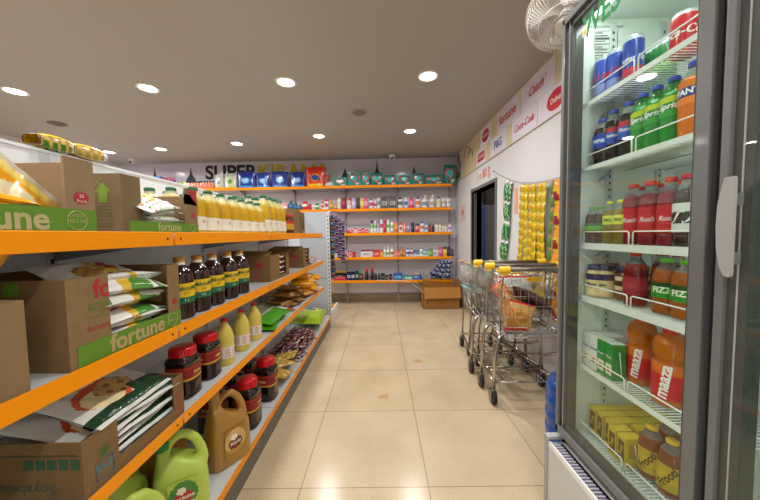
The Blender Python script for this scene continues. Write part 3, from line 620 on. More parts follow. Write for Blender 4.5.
m = MB(); m.box(-.677, -.672, 1.02, 1.085, Z1+.1, Z1+.155, 'a88963'); m.build('front_post', 'card', bC)
m = MB(); m.box(-.677, -.672, .79, .89, Z1, Z1+.032, 'a88963'); m.build('side_flap', 'card', bC)
m = band(bC, -.672, .79, 1.085, Z1, Z1+.034); text(m, 'fortune', .034, 'b9ad7e', faceX(-.6702, .94, Z1+.018), .02)
m.tube([(-.670, 1.05+.013*math.cos(a), Z1+.018+.013*math.sin(a)) for a in [2*PI*k/16 for k in range(16)]], .001, 'b9ad7e', 4, closed=True)
m.build('printed_band', 'print', bC)
m = MB(); m.add([(-.6712, 1.03, Z1+.152), (-.6712, 1.083, Z1+.152), (-.6712, 1.083, Z1+.105), (-.6712, 1.06, Z1+.12)], [(0, 1, 2, 3)], 'a82c36')
m.build('corner_print', 'print', bC); m = MB(); m.lathe([(.010, 0), (.010, .001)], 'a82c36', 20, T=Matrix.Translation((-.672, 1.06, Z1+.062)) @ Matrix.Rotation(PI/2, 4, 'Y')); m.build('round_print', 'print', bC)
def wpat(g='5a9a30', r='c84838'):
    def f(u, v):
        a = math.sin(u*23+v*5)*math.cos(v*19-u*3)
        if a > .72: return g
        if a < -.82: return r
        if (u-.5)**2*4 + (v-.5)**2*9 < .16: return 'd9c070'
        return 'e9e8e0'
    return f
for i, (l, r) in enumerate([((-.77, .985, Z1+.006), (R(3), R(4), R(2))), ((-.77, .98, Z1+.034), (R(-2), R(8), R(-3))), ((-.775, .97, Z1+.062), (R(4), R(12), R(3))), ((-.76, .945, Z1+.084), (R(10), R(22), R(14)))]):
    m = pillow(.14, .175, .036, wpat(), 'ecebe4', 'f4f4ee', 30, 40, k=i+3)
    tag(m.build('white_pouch', 'film', loc=l, rot=r), 'white pouch with green leaf print in the smaller top-shelf carton, ' + ['lowest', 'second from bottom', 'topmost', 'leaning at the front'][i], 'pouch', 'white pouches on the top shelf')

def oil_bottle(h=.178, r=.038, liq='f2c41c', capc='17603a', lab='efe9d6', name='sunflower_oil_bottle'):
    t = thing(name, 'x', 'bottle', group='yellow oil bottles on the top shelf')
    m = MB(); pr = [(r*.9, 0), (r, .004)]
    for k in range(9):
        z = .05*h + k*.075*h; pr += [(r, z), (r*.965, z+.03*h)]
    pr = [p for p in pr]; pr += [(r*.98, .70*h), (r*.9, .76*h), (r*.62, .84*h), (r*.42, .89*h), (r*.4, .93*h)]
    nb = len(pr)-1; m.lathe(pr, [liq]*(nb-4)+['f0d868', 'e6d88c', 'd6d4a4', 'c8d0b0'], 20, sq=3); m.build('body', 'oil', t)
    m = MB(); m.lathe([(r*1.03, .07*h), (r*1.03, .36*h)], lab, 24, sq=3, caps=False)
    f = cyl(r*1.045, .24*h, 0)
    for a0 in (-PI/4, PI*.75):
        text(m, 'Fortune', .24*h*.6, 'b83a2a', cyl(r*1.05, .27*h, a0)); text(m, 'Sunlite', .2*h*.4, '4e8a2a', cyl(r*1.05, .17*h, a0))
        m.grid(lambda u, v: cyl(r*1.045, .11*h, a0)((u-.5)*.8*r, (v-.5)*.06*h), 3, 1, '9ab23c', smooth=False)
    m.build('label', 'print', t)
    m = MB(); m.lathe([(r*.46, .925*h), (r*.48, .935*h), (r*.46, h*.995), (r*.36, h)], capc, 16); m.build('cap', 'plastic', t)
    return t
def place_rows(proto, xs, ys, z, labf, first=True, **k):
    for j, y in enumerate(ys):
        for i, x in enumerate(xs):
            if first: proto.location = (x, y, z); proto['label'] = labf(i, j); first = False
            else: dup(proto, labf(i, j), (x, y, z), **k)
rows = ['front row', 'second row', 'third row']
pb = oil_bottle()
place_rows(pb, (-.722, -.805, -.888), [1.142+.0985*k for k in range(8)], Z1, lambda i, j: 'small yellow sunflower oil bottle, green cap, top shelf, %s, %s from the carton' % (rows[i], ordn(j)))
pb2 = oil_bottle(.236, .042)
place_rows(pb2, (-.725, -.815, -.905), [1.83, 1.925, 2.02, 2.115], Z1, lambda i, j: 'taller yellow sunflower oil bottle, green cap, top shelf, %s, %s of the tall ones' % (rows[i], ordn(j)))
# small jars and cartons at the far end
def small_jar(h, r, c1, cap, lab, lab2, nm='jar'):
    t = thing(nm, 'x', 'jar')
    m = MB(); m.lathe([(r*.9, 0), (r, .004), (r, .72*h), (r*.8, .8*h), (r*.7, .84*h)], c1, 18); m.build('body', 'dark', t)
    m = MB(); m.lathe([(r*1.03, .2*h), (r*1.03, .5*h), (r*1.03, .66*h)], [lab2, lab], 18, caps=False); m.build('label', 'print', t)
    m = MB(); m.lathe([(r*.8, .83*h), (r*.82, .84*h), (r*.8, .99*h), (r*.7, h)], cap, 18); m.build('lid', 'plastic', t)
    return t
sj = small_jar(.15, .022, '5a2c12', 'a83020', 'c83020', 'd8a020')
place_rows(sj, (-.70, -.748), [2.205, 2.252, 2.299], Z1, lambda i, j: 'small brown red-labelled jar, top shelf, %s, %s from the oil bottles' % (rows[i], ordn(j)))
for i, (a, b, h) in enumerate([(2.35, 2.53, .20), (2.56, 2.68, .19)]):
    bx = open_box('brown_carton', ['plain brown carton at the far end of the top shelf, beside the small jars', 'last brown carton on the top shelf with yellow and black pack showing'][i], -.98, -.69, a, b, Z1, h, None if i == 0 else (a+.02, b-.02, .04), 'a3845f')
m = small('pouch', .11, .15, 'e8b020', '302418', ('e8d060', '2a2018'), .05)
tag(m.build('coffee_pouch', 'film', loc=(-.73, 2.62, Z1+.006), rot=(0, 0, PI/2)), 'yellow and black pouch inside the last carton on the top shelf', 'pouch')
# snack packs lying on top of the back panel
def snack(lab, y, l, c):
    p = MB()
    def f(u, v):
        a = 2*PI*u; q = max(math.sin(PI*min(max(v, .02), .98)), 0)**.2
        return (math.copysign(abs(math.cos(a))**.5, math.cos(a))*.032*(.5+.5*q), (v-.5)*l, .026+math.copysign(abs(math.sin(a))**.5, math.sin(a))*.025*q)
    def cc(u, v):
        if v < .06: return '6a4a22'
        if v > .84: return 'c8ccd0'
        if .08 < u < .55: return 'f4c40a'
        k = math.sin(v*29+u*7)*math.cos(u*17)
        if u > .8 and v < .8 and k > -.2: return c
        return '9c7a32' if k > .1 else 'c8a850'
    p.grid(f, 24, 40, cc); o = p.build('snack_packet', 'film', loc=(XP-.012, y, 1.4825), rot=(0, 0, R(1.5)))
    tag(o, lab, 'packet', 'snack packets on top of the gondola')
snack('nearer yellow snack packet lying on top of the gondola back panel', .975, .115, '3a7a20')
snack('farther yellow snack packet with foil end lying on top of the gondola back panel', 1.083, .135, 'a89040')

# ---- second shelf
Z2 = LV[2][0]-.0035
m = MB(); m.box(-1.0, -.672, .22, .545, Z2, Z2+.175, 'a98b64'); m.box(-1.0, -.671, .375, .39, Z2+.001, Z2+.1756, '9a7d57')
o = m.build('brown_carton', 'card'); tag(o, 'closed plain brown carton cut off by the left edge on the second shelf', 'box')
bD = open_box('oil_pouch_carton', 'open carton printed SOYA and FORTUNE with white pouches on the second shelf', -1.0, -.67, .616, .965, Z2, .20, (.715, .915, .05), 'a5865d')
m = band(bD, -.67, .632, .965, Z2, Z2+.05); text(m, 'fortune', .06, 'b3a070', faceX(-.6682, .80, Z2+.026), .03)
m.tube([(-.668, .925+.021*math.cos(a), Z2+.026+.02*math.sin(a)) for a in [2*PI*k/20 for k in range(20)]], .0015, 'b3a070', 4, closed=True); text(m, 'No.1', .016, 'b3a070', faceX(-.6682, .925, Z2+.026), .02)
m.build('printed_band', 'print', bD)
m = MB(); text(m, 'fo', .06, 'b02a30', faceX(-.6695, .70, Z2+.168), .03); m.v = [(v[0], min(v[1], .7145), v[2]) for v in m.v]
text(m, 'SOYA', .024, '4f7d22', faceX(-.6695, .692, Z2+.128), .02); text(m, 'refined oil', .01, '6d8a3a', faceX(-.6695, .69, Z2+.106), .005); text(m, 'fortune', .018, 'a83238', faceX(-.6695, .685, Z2+.08), .01)
for k in range(9): m.box(-.90+.012*(k % 3), -.76, .6152, .6160, Z2+.045+k*.011, Z2+.048+k*.011, '7c7a3c')
m.build('print', 'print', bD)
m = MB(); m.lathe([(.010, 0), (.010, .001)], 'a82c36', 20, T=Matrix.Translation((-.67, .94, Z2+.082)) @ Matrix.Rotation(PI/2, 4, 'Y')); m.build('round_print', 'print', bD)
m = MB(); m.box(-.80, -.77, .6150, .6160, Z2+.165, Z2+.195, '6d9a2c'); m.build('green_print', 'print', bD)
def soypat(u, v):
    if v < .12: return 'eeeee8'
    if (u-.55)**2*5 + (v-.3)**2*14 < .2: return 'c99a48' if (int(u*18)+int(v*22)) % 3 else 'a87830'
    if .42 < v < .50 + .1*math.sin(u*3): return 'e3b63a'
    if (u-.3)**2*5 + (v-.66)**2*22 < .22: return 'c22a34'
    if .5 < v < .8 and u > .62: return '4c8f36'
    if v > .86: return '5a9a3c'
    return 'e9e9e6'
k = 0
for (y, z, rz, rx, ry) in [(.81, .0, 2, 0, 3), (.815, .026, -3, 2, 5), (.81, .052, 4, -2, 8), (.815, .078, -2, 2, 10), (.81, .104, 5, -3, 12), (.82, .128, -4, 3, 15), (.80, .150, -9, -5, 20)]:
    m = pillow(.20, .235, .052, soypat, soypat, 'f2f2ee', 36, 48, k=k*1.7)
    tag(m.build('white_pouch', 'film', loc=(-.775-.004*(k % 3), y, Z2+.006+z), rot=(R(rx), R(ry), R(rz + (180 if k % 2 else 0)))), 'white soya pouch with red and green print, %s upwards in the second-shelf carton' % ordn(k), 'pouch', 'white soya pouches on the second shelf'); k += 1
def dark_bottle():
    h, r = .218, .044
    t = thing('mustard_oil_bottle', 'x', 'bottle', group='dark mustard oil bottles on the second shelf')
    m = MB(); m.lathe([(r*.9, 0), (r, .005), (r, .07*h), (r*.96, .09*h), (r, .12*h), (r*.97, .16*h), (r, .2*h), (r, .3*h), (r, .56*h), (r, .64*h), (r*.95, .7*h), (r*.75, .79*h), (r*.45, .86*h), (r*.36, .89*h), (r*.36, .93*h)], '2a0f08', 24); m.build('body', 'dark', t)
    m = MB(); m.lathe([(r*1.02, .26*h), (r*1.02, .36*h), (r*1.02, .58*h)], ['1f6a4a', 'e3bd1c'], 26, caps=False)
    for a0 in (-.55, .0-PI/2, .6, 1.8):
        text(m, 'Mustard', .022, '1d5a3c', cyl(r*1.04, .5*h, a0), .01); text(m, 'Oil', .015, '9a2a18', cyl(r*1.04, .42*h, a0)); text(m, '1 L', .013, 'efe9c8', cyl(r*1.04, .31*h, a0), .01)
    m.build('label', 'print', t)
    m = MB(); m.lathe([(r*.44, .87*h), (r*.44, .9*h), (r*.4, .905*h), (r*.4, .93*h), (r*.42, .935*h), (r*.42, .99*h), (r*.34, h)], ['d8d0c0', 'd8d0c0', 'c8a058', 'b9863a', 'b9863a', 'c08c3c'], 16); m.build('cap', 'plastic', t)
    return t
db = dark_bottle()
for j, px in enumerate([183.8, 201.3, 216.3, 231.4, 243.2]):
    y = ypx(px-3.5, -.72, Z2+.1); lab = 'dark brown mustard oil bottle with yellow label on second shelf, %s from the left' % ordn(j)
    if j == 0: db.location = (-.72, y, Z2); db['label'] = lab
    else: dup(db, lab, (-.72, y, Z2))
for i, (a, b, cut) in enumerate([(1.82, 2.19, (1.99, 2.13, .02)), (2.6, 2.82, (2.68, 2.78, .02))]):
    bx = open_box('brown_carton', ['brown carton of red and white packets right of the dark bottles on second shelf', 'second brown carton of red and white packets near the far end of second shelf'][i], -1.0, -.69, a, b, Z2, .165, cut, 'a07c50')
    m = MB(); m.lathe([(.02, 0), (.02, .001)], 'a8303a', 16, T=Matrix.Translation((-.76, a, Z2+.1)) @ Matrix.Rotation(PI/2, 4, 'X'), ax=1.3)
    for k in range(5): m.box(-.81, -.76+.01*(k % 2), a-.0006, a, Z2+.02+k*.011, Z2+.024+k*.011, 'a8404a')
    m.build('print', 'print', bx)
    m = MB(); m.add([(-1.0, a+.01, Z2+.165), (-.70, a+.01, Z2+.165), (-.72, a+.12, Z2+.185), (-.98, a+.12, Z2+.19)], [(0, 1, 2, 3)], 'a98650'); m.build('flap', 'card', bx); m = MB(); m.add([(-.69, cut[1], Z2+.165), (-.69, b, Z2+.165), (-.66, b, Z2+.18), (-.66, cut[1], Z2+.18)], [(0, 1, 2, 3)], 'a98650'); m.build('flap', 'card', bx)
    pt = lambda u, v: 'c0283a' if math.sin(u*9+v*13) > .2 else ('ece8e4' if math.sin(u*5-v*17) > -.5 else '581c28')
    for k in range(4):
        mm = pillow(.1, .16, .034, pt, 'e8e0dc', 'f0ece8', 12, 16, k=k)
        tag(mm.build('snack_pouch', 'film', loc=(-.77, (cut[0]+cut[1])/2, Z2+.01+k*.036), rot=(R(3), R(4), R(-90+6*k-8))), 'red and white packet, %s from the bottom in the %s brown carton' % (ordn(k), ['nearer', 'farther'][i]), 'packet', 'red and white packets in cartons')
for k in range(4):
    mm = pillow(.1, .15, .035, pt, 'e8e0dc', 'f0ece8', 12, 16, k=k+9)
    tag(mm.build('snack_pouch', 'film', loc=(-.75-.02*(k % 2), 2.92+.085*k, Z2+.0+.012*(k % 2)), rot=(R(3), R(4), R(-90+14*k))), 'loose red and white packet past the cartons, %s towards the far end' % ordn(k), 'packet', 'loose red and white packets')

# ---- third shelf
Z3 = LV[3][0]-.0035
bE = open_box('soya_chunk_carton', 'open brown carton of green and white soyabean packets on the third shelf', -1.02, -.67, .626, .96, Z3, .135, (.715, .915, .035), '9a7a50')
m = MB(); text(m, 'Soyabean', .036, '3c5238', faceNY(-.80, .6255, Z3+.03, PI), .01)
for k in range(5):
    m.box(-.80+.026*k, -.78+.026*k, .6252, .6260, Z3+.075, Z3+.098, '2f5a3a')
m.box(-.90, -.68, .6252, .6260, Z3+.105, Z3+.108, '5a4a30')
text(m, 'SOYA', .03, 'a82a30', faceX(-.6695, .937, Z3+.045, PI/2), .01)
for a in range(8): m.add([(-.6692, .676, Z3+.082), (-.6692, .676+.014*math.cos(a*PI/4-.2), Z3+.082+.014*math.sin(a*PI/4-.2)), (-.6692, .676+.014*math.cos(a*PI/4+.2), Z3+.082+.014*math.sin(a*PI/4+.2))], [(0, 1, 2)], '2f6a38')
for a, b in (((.655, .02), (.655, .062)), ((.655, .062), (.70, .062)), ((.70, .062), (.70, .02)), ((.70, .02), (.655, .02))): m.tube([(-.669, a[0], Z3+a[1]), (-.669, b[0], Z3+b[1])], .0012, '4a7a90', 4)
text(m, 'WF', .028, '4a7a90', faceX(-.6692, .678, Z3+.042), .01)
m.build('print', 'print', bE)
def chunk(u, v):
    if v < .035: return 'f2f2ee'
    if v < .16 or (v < .26 and u > .6): return '123c22'
    if (u-.55)**2*6 + (v-.34)**2*20 < .3: return 'c89a5c' if math.sin(u*34+v*9)*math.sin(v*38-u*7) > -.45 else '7e5628'
    if (u-.35)**2*7 + (v-.28)**2*16 < .32: return 'ead9a8'
    if (u-.4)**2*6 + (v-.32)**2*14 < .52: return 'd2502a'
    if v > .92: return 'b8b8b0'
    if .55 < v < .58 and .2 < u < .5: return '9a1c24'
    return 'dcdad2'
def chunk_pack(k):
    m = pillow(.27, .27, .034, chunk, 'dcd9d0', 'f2f2ee', 70, 84, k=k)
    f = lambda u, v: (v - .03, -u + .03 if False else u*0 + (.055) + u, .0385)
    text(m, 'Soyabean', .034, '2c3c2c', lambda u, v: (-.01+v*.9, .065+u*.8, .0405), .01)
    return m
k = 0
for (y, z, x, rz, ry, rx) in [(.785, .01, -.83, 0, 0, 5), (.80, .034, -.82, -2, 1, 8), (.78, .058, -.825, 2, 0, 10), (.80, .084, -.815, -2, 2, 12), (.775, .110, -.815, 3, -1, 14), (.815, .132, -.81, -3, 3, 15), (.79, .152, -.81, 5, 2, 17)]:
    m = chunk_pack(k*.7)
    tag(m.build('soyabean_packet', 'film', loc=(x, y, Z3+.004+z), rot=(R(rx), R(ry), R(90+rz))), 'green and white soyabean packet with chunk picture, %s upwards in the third-shelf carton' % ordn(k), 'packet', 'soyabean packets on the third shelf'); k += 1
def big_jar(h, r, lidr, nm, labc, grp):
    t = thing(nm, 'x', 'jar', group=grp)
    m = MB(); pr = [(r*.92, 0), (r, .006)]
    for k in range(6): pr += [(r, .05*h+k*.05*h), (r*.965, .07*h+k*.05*h)]
    pr += [(r*.97, .36*h), (r*.97, .66*h), (r, .68*h), (r, .74*h), (r*.9, .79*h), (lidr*.92, .82*h), (lidr*.92, .85*h)]
    m.lathe(pr, '1c0d0a', 28, sq=3.6); m.build('body', 'dark', t)
    m = MB(); m.lathe([(r*1.0, .37*h), (r*1.0, .41*h), (r*1.0, .6*h), (r*1.0, .64*h)], labc, 28, sq=3.2, caps=False)
    for a0 in (-PI/4, PI/4-.9, -PI/2-.2, .2):
        m.grid(lambda u, v: cyl(r*1.12, .5*h, a0)((u-.5)*r*.8, (v-.5)*h*.16), 4, 1, '8c1c1c', smooth=False) if False else None
    for a0 in (0, -PI/2): text(m, 'Pickle', r*.3, 'ecd27a', lambda u, v, a0=a0: (r*1.01, u, .5*h+v) if a0 == 0 else (u, -r*1.01, .5*h+v), .02)
    m.build('label', 'print', t)
    m = MB(); m.lathe([(lidr, .83*h), (lidr*1.03, .845*h), (lidr*1.03, .86*h), (lidr, .87*h), (lidr, .97*h), (lidr*.93, h), (.0001, h*1.003)], 'cc0a12', 30)
    for q in range(30):
        a = 2*PI*q/30; m.box(-.0012, .0012, -.0012, .0012, .87*h, .965*h, 'b81019', T=Matrix.Translation((lidr*math.cos(a), lidr*math.sin(a), 0)))
    m.build('lid', 'plastic', t)
    return t
LB = ['b8891c', '7a1418', '7a1418']
LB = ['c8961c', '86161a', 'a83018']
pj = big_jar(.183, .050, .043, 'pickle_jar', LB, 'red-lidded pickle jars on the third shelf')
for j, px in enumerate([183.5, 206]):
    x = -.745; y = ypx(px, x, Z3+.1); lab = ['dark pickle jar with red lid on third shelf, beside the soyabean carton', 'dark pickle jar with red lid on third shelf, beside the pale oil bottles'][j]
    if j == 0: pj.location = (x, y, Z3); pj['label'] = lab
    else: dup(pj, lab, (x, y, Z3))
def pale_bottle():
    h, r = .212, .039
    t = thing('pale_oil_bottle', 'x', 'bottle', group='pale oil bottles on the third shelf')
    m = MB(); m.lathe([(r*.9, 0), (r, .005), (r, .1*h), (r*.97, .12*h), (r, .14*h), (r, .42*h), (r*.97, .46*h), (r, .5*h), (r*.98, .6*h), (r*.85, .7*h), (r*.6, .8*h), (r*.38, .88*h), (r*.34, .93*h)], 'e8d463', 22); m.build('body', 'liquid', t)
    m = MB(); m.lathe([(r*1.02, .16*h), (r*1.02, .4*h)], 'e9e2da', 24, caps=False)
    for a0 in (-.8, 0, -1.7):
        for q in range(5): m.grid(lambda u, v: cyl(r*1.035, (.2+.04*q)*h, a0)((u-.5)*r*.6, (v-.5)*.003), 4, 1, 'b85a50', smooth=False)
    m.build('label', 'print', t)
    m = MB(); m.lathe([(r*.38, .92*h), (r*.4, .93*h), (r*.38, .99*h), (r*.3, h)], 'c81e22', 16); m.build('cap', 'plastic', t)
    return t
pl = pale_bottle()
for j, px in enumerate([225, 241.8, 254.2]):
    y = ypx(px, -.73, Z3+.1); lab = 'pale yellow oil bottle with white label and red cap, %s from the pickle jars' % ordn(j)
    if j == 0: pl.location = (-.73, y, Z3); pl['label'] = lab
    else: dup(pl, lab, (-.73, y, Z3))
def lay(name, w, l, t, pat, bk, seam, loc, rot, label, cat, k, group=None, mat='film'):
    m = pillow(w, l, t, pat, bk, seam, 20, 26, k=k); return tag(m.build(name, mat, loc=loc, rot=[R(q) for q in rot]), label, cat, group)
lay('green_packet', .24, .36, .045, lambda u, v: '4aa01c' if u > .62 or v > .8 else ('e0e4d8' if math.sin(v*26) > .2 else 'b8c8a0'), '3c9018', '58b028', (-.80, 1.93, Z3), (0, 6, 8), 'white and bright green packet lying flat beyond the pale oil bottles', 'packet', 1)
lay('green_packet', .24, .32, .04, lambda u, v: '4aa01c' if u > .55 else 'd4d8c8', '3c9018', '58b028', (-.79, 1.96, Z3+.042), (2, 10, -4), 'bright green edged packet lying on the other green packet', 'packet', 2)
lay('crisp_packet', .16, .22, .03, lambda u, v: 'c8401c' if v < .25 or v > .8 else 'e8e2dc', 'e4dcd4', 'e8e4e0', (-.80, 2.27, Z3), (0, 5, 60), 'white crisp packet with red ends on third shelf', 'packet', 3)
lay('crisp_packet', .15, .2, .03, lambda u, v: 'b83018' if (u+v) < .6 else 'ece6e0', 'e4dcd4', 'e8e4e0', (-.90, 2.16, Z3+.01), (5, 0, 20), 'red and white crisp packet leaning behind on third shelf', 'packet', 4)
bp = lambda u, v: 'a87a3c' if math.sin(u*40)*math.cos(v*45) > -.2 else ('7a5426' if math.sin(v*20) > -.3 else 'd8c8a8')
for i in range(5):
    lay('fryum_packet', .2, .26, .05, bp, 'a07a44', 'c8b898', (-.84+.02*(i % 2), 2.44+.1*(i % 2)+.03*i, Z3+.045*(i//2)+.004*i), (3, 6, 70+16*i), 'brown snack packet, %s counted upwards in the heap before the yellow ones' % ordn(i), 'packet', 5+i, 'brown snack packets on the third shelf')
yp = lambda u, v: ('ffb81c' if math.sin(u*33+3)*math.sin(v*31) > -.35 else 'f4a818') if .12 < v < .88 else ('e8c880' if math.sin(u*25) > 0 else 'e8a828')
for i in range(7):
    lay('yellow_snack_packet', .2, .25, .085, yp, 'd89020', 'e0c890', (-.80+.03*(i % 2), 2.80+.19*(i % 3), Z3+.072*(i//3)+.003*i), (4, 4, 80+12*(i % 4)), 'clear packet of yellow snacks near the far end of third shelf, %s counted upwards' % ordn(i), 'packet', 11+i, 'yellow snack packets on the third shelf')

# ---- bottom shelf
Z4 = LV[4][0]-.0035
def jug(col, capc, labc, w=.2, d=.125, h=.32, nk=1.):
    """five-litre jerry can: handle arch over the shoulder, spout at the side (w along x, d along y)"""
    t = thing('oil_jerry_can', 'x', 'jug')
    m = MB()
    N = 28
    rings = []
    prof = [(0, .92, 0), (.01, 1, 0), (.2, 1, 0), (.40, .99, 0), (.50, .95, .0), (.57, .82, -.04), (.63, .62, -.12), (.68, .44, -.20), (.74, .30, -.26), (.80*nk, .23, -.275), (.90*nk, .22, -.285), (.94*nk, .2, -.29)]
    vs, fs = [], []
    for z, s, ox in prof:
        for k in range(N):
            a = 2*PI*k/N; ca, sa = math.cos(a), math.sin(a); q = 1/(abs(ca)**4+abs(sa)**4)**.25
            vs.append((ox*w*1.0 + ca*q*w/2*s, sa*q*d/2*(s**.5 if z < .8 else s*1.25), z*h))
    for i in range(len(prof)-1):
        for k in range(N): fs.append((i*N+k, i*N+(k+1) % N, (i+1)*N+(k+1) % N, (i+1)*N+k))
    fs.append(tuple(range(N))[::-1]); fs.append(tuple(range((len(prof)-1)*N, len(prof)*N)))
    m.add(vs, fs, col, True)
    # handle
    hp = [(-.27*w, 0, .74*h), (-.16*w, 0, .86*h), (-.02*w, 0, .91*h), (.14*w, 0, .89*h), (.29*w, 0, .80*h), (.385*w, 0, .67*h), (.40*w, 0, .54*h), (.34*w, 0, .42*h)]
    m.tube(hp, [.015, .016, .017, .017, .017, .018, .023, .022], col, 12)
    bd = m.build('body', 'plastic' , t)
    rm = bd.modifiers.new('Remesh', 'REMESH'); rm.mode = 'VOXEL'; rm.voxel_size = .005; rm.use_smooth_shade = True
    sm = bd.modifiers.new('Smooth', 'SMOOTH'); sm.iterations = 5; sm.factor = .5
    bd.data.materials.clear(); mt, nt, b = nodes_of('can_plastic'); b.inputs['Base Color'].default_value = (*lin(col), 1); b.inputs['Roughness'].default_value = .28; b.inputs['Coat Weight'].default_value = .3
    b.inputs['Subsurface Weight'].default_value = .15; b.inputs['Subsurface Radius'].default_value = (.01, .01, .005); bd.data.materials.append(mt)
    m = MB(); ox = -.29*w
    m.lathe([(.023, -.02*h), (.024, -.01*h), (.024, .06*h), (.021, .07*h), (.0001, .072*h)], capc, 24, T=Matrix.Translation((ox, 0, .94*nk*h))); m.build('cap', 'plastic', t)
    for sgn in (-1, 1):
        m = MB()
        def f(u, v): return ((u-.5)*w*.52, sgn*(d/2+.0045), (.13+.37*v)*h)
        def cf(u, v):
            x, y = (u-.5)*2, (v-.5)*2
            if x*x + (y-.05)**2*1.3 > .98: return col
            if (x+.1)**2+(y-.35)**2*2 < .1: return 'f0e8d8'
            if x*x*1.2+(y+.1)**2*3 < .5: return labc[0]
            if y < -.45: return labc[1]
            return labc[2]
        m.grid(f, 22, 22, cf); m.f = m.f if sgn < 0 else [q[::-1] for q in m.f]
        text(m, 'Fortune' if labc[3] else 'Kachi', .022, 'f4f0e4', lambda u, v: (u*-sgn if sgn > 0 else u, sgn*(d/2+.006), .30*h+v), .02)
        m.build('label', 'print', t)
    return t
gj = jug('b9cf55', '1f8a3c', ('c03028', 'e8e0c0', '4a8a3c', True), .178, .13, .33, .87)
gj.location = (-.775, 1.075, Z4); gj.rotation_euler = (0, 0, R(38)); gj['label'] = 'light green oil jerry can with green cap and round label, front of bottom shelf'; gj['group'] = 'oil jerry cans on the bottom shelf'
dup(gj, 'light green oil jerry can cut off by the lower edge of the picture', (-.72, .80, Z4), R(60))
dup(gj, 'light green oil jerry can standing behind at the back of bottom shelf', (-.92, .96, Z4), R(95))
yj = jug('a87a34', 'b08038', ('7a2418', 'b88a48', 'd0ac68', False), .19, .12, .345)
yj.location = (-.735, 1.335, Z4); yj.rotation_euler = (0, 0, R(58)); yj['label'] = 'gold-brown oil jerry can with dark red and cream label on bottom shelf'; yj['group'] = 'oil jerry cans on the bottom shelf'
dup(yj, 'gold-brown oil jerry can half hidden behind the light green one', (-.93, 1.18, Z4), R(80))
bj = big_jar(.262, .066, .054, 'pickle_jar', LB, 'large pickle jars on the bottom shelf')
for j, (x, px, lab) in enumerate([(-.755, 247.3, 'large dark pickle jar with red lid on bottom shelf, beside the gold jerry can'), (-.755, 266.2, 'large dark pickle jar with red lid on bottom shelf, beside the gold packets'), (-.93, 213, 'large dark pickle jar behind the gold jerry can'), (-.93, 231, 'large dark pickle jar behind the nearer front pickle jar'), (-.93, 246, 'large dark pickle jar behind the farther front pickle jar')]):
    y = ypx(px, x, Z4+.15)
    if j == 0: bj.location = (x, y, Z4); bj['label'] = lab
    else: dup(bj, lab, (x, y, Z4))
gp = lambda u, v: 'b8922c' if math.sin(u*14+1)*math.sin(v*16) > -.3 else 'd8c070'
for i in range(6):
    lay('gold_packet', .16, .2, .05, gp, 'b08a28', 'c8ac50', (-.80+.09*(i % 2)-.06, 2.06+.13*(i//2), Z4+.004+.03*(i % 2)+.01*(i//2)), (4, 8, 60+25*i), 'gold snack packet beside the farther large pickle jar, %s going away' % ordn(i), 'packet', 20+i, 'gold packets on the bottom shelf')
sw = thing('wrapped_sweet', 'round sweet in maroon and white twist wrapper in the bottom-shelf heap', 'sweet', group='heap of wrapped sweets on the bottom shelf')
m = MB()
m.lathe([(.0001, -.016), (.010, -.013), (.017, -.005), (.017, .005), (.010, .013), (.0001, .016)], ['4a141c', '5a1c26', 'd8ccca', '4e1620', '8a4a52'], 12, T=Matrix.Translation((0, 0, .017)), caps=False)
for sgn in (-1, 1): m.add([(sgn*.014, 0, .017), (sgn*.033, .012, .022), (sgn*.036, 0, .013), (sgn*.033, -.012, .021)], [(0, 1, 2), (0, 2, 3)], '8a5058')
sb = m.build('wrapper', 'film', sw); first = True; n = 0
for lay_i in range(3):
    for i in range(13 - 2*lay_i):
        for j in range(5 - lay_i):
            x = -.71 - .062*j - .02*lay_i + random.uniform(-.012, .012); y = 2.38 + .054*i + .05*lay_i + random.uniform(-.01, .01); z = Z4 + .04*lay_i + .001
            if y > 3.02: continue
            rot = (random.uniform(-.4, .4), random.uniform(-.3, .3), random.uniform(0, 6.28))
            if first: sw.location = (x, y, z); sw.rotation_euler = rot; sw.scale = (1.35, 1.35, 1.35); first = False
            else: dup(sw, sw['label'], (x, y, z), rot=rot, scale=(1.35, 1.35, 1.35))
            n += 1
gb = lambda u, v: ('2c5aa0' if (u-.5)**2*7+(v-.55)**2*30 < .25 else 'e8e060' if (u-.5)**2*5+(v-.55)**2*20 < .4 else 'a4c414') if .12 < v < .85 else ('c03040' if v > .9 else 'a8c020')
lay('green_snack_bag', .34, .60, .16, gb, '7a9a18', '9ab828', (-.85, 3.42, Z4+.012), (0, 2, 4), 'large lime green snack bag with blue emblem at the far end of bottom shelf', 'bag', 31)

# ================================================================== FRIDGE
FX = .73; FY1 = 1.217; FY0 = .04; FZT = 2.03; IZ = .385
fr = thing('drinks_fridge', 'tall grey two-door glass drinks fridge filled with bottles on the right', 'fridge', (0, 0, 0))
GC = '666867'
m = MB()
m.box(FX+.03, XR-.03, FY1-.025, FY1, .02, FZT, GC); m.box(FX+.03, XR-.03, FY0, FY0+.025, .02, FZT, GC)
m.box(XR-.06, XR-.03, FY0, FY1, .02, FZT, GC); m.box(FX+.03, XR-.03, FY0, FY1, FZT-.003, FZT+.02, GC); m.box(FX+.03, XR-.03, FY0, FY1, .02, .34, GC)
m.build('body', 'paint', fr)
m = MB(); LI = 'dfe9e2'
m.box(FX+.05, 1.165, 1.188, 1.191, IZ-.03, 2.02, LI); m.box(1.165, 1.168, .07, 1.19, IZ-.03, 2.02, LI); m.box(FX+.05, 1.165, .07, 1.19, 2.016, 2.02, LI); m.box(FX+.05, 1.165, .07, 1.19, IZ-.03, IZ-.02, 'c9d0ca'); m.box(FX+.05, 1.165, .065, .07, IZ-.03, 2.02, LI)
m.build('liner', 'plastic', fr)
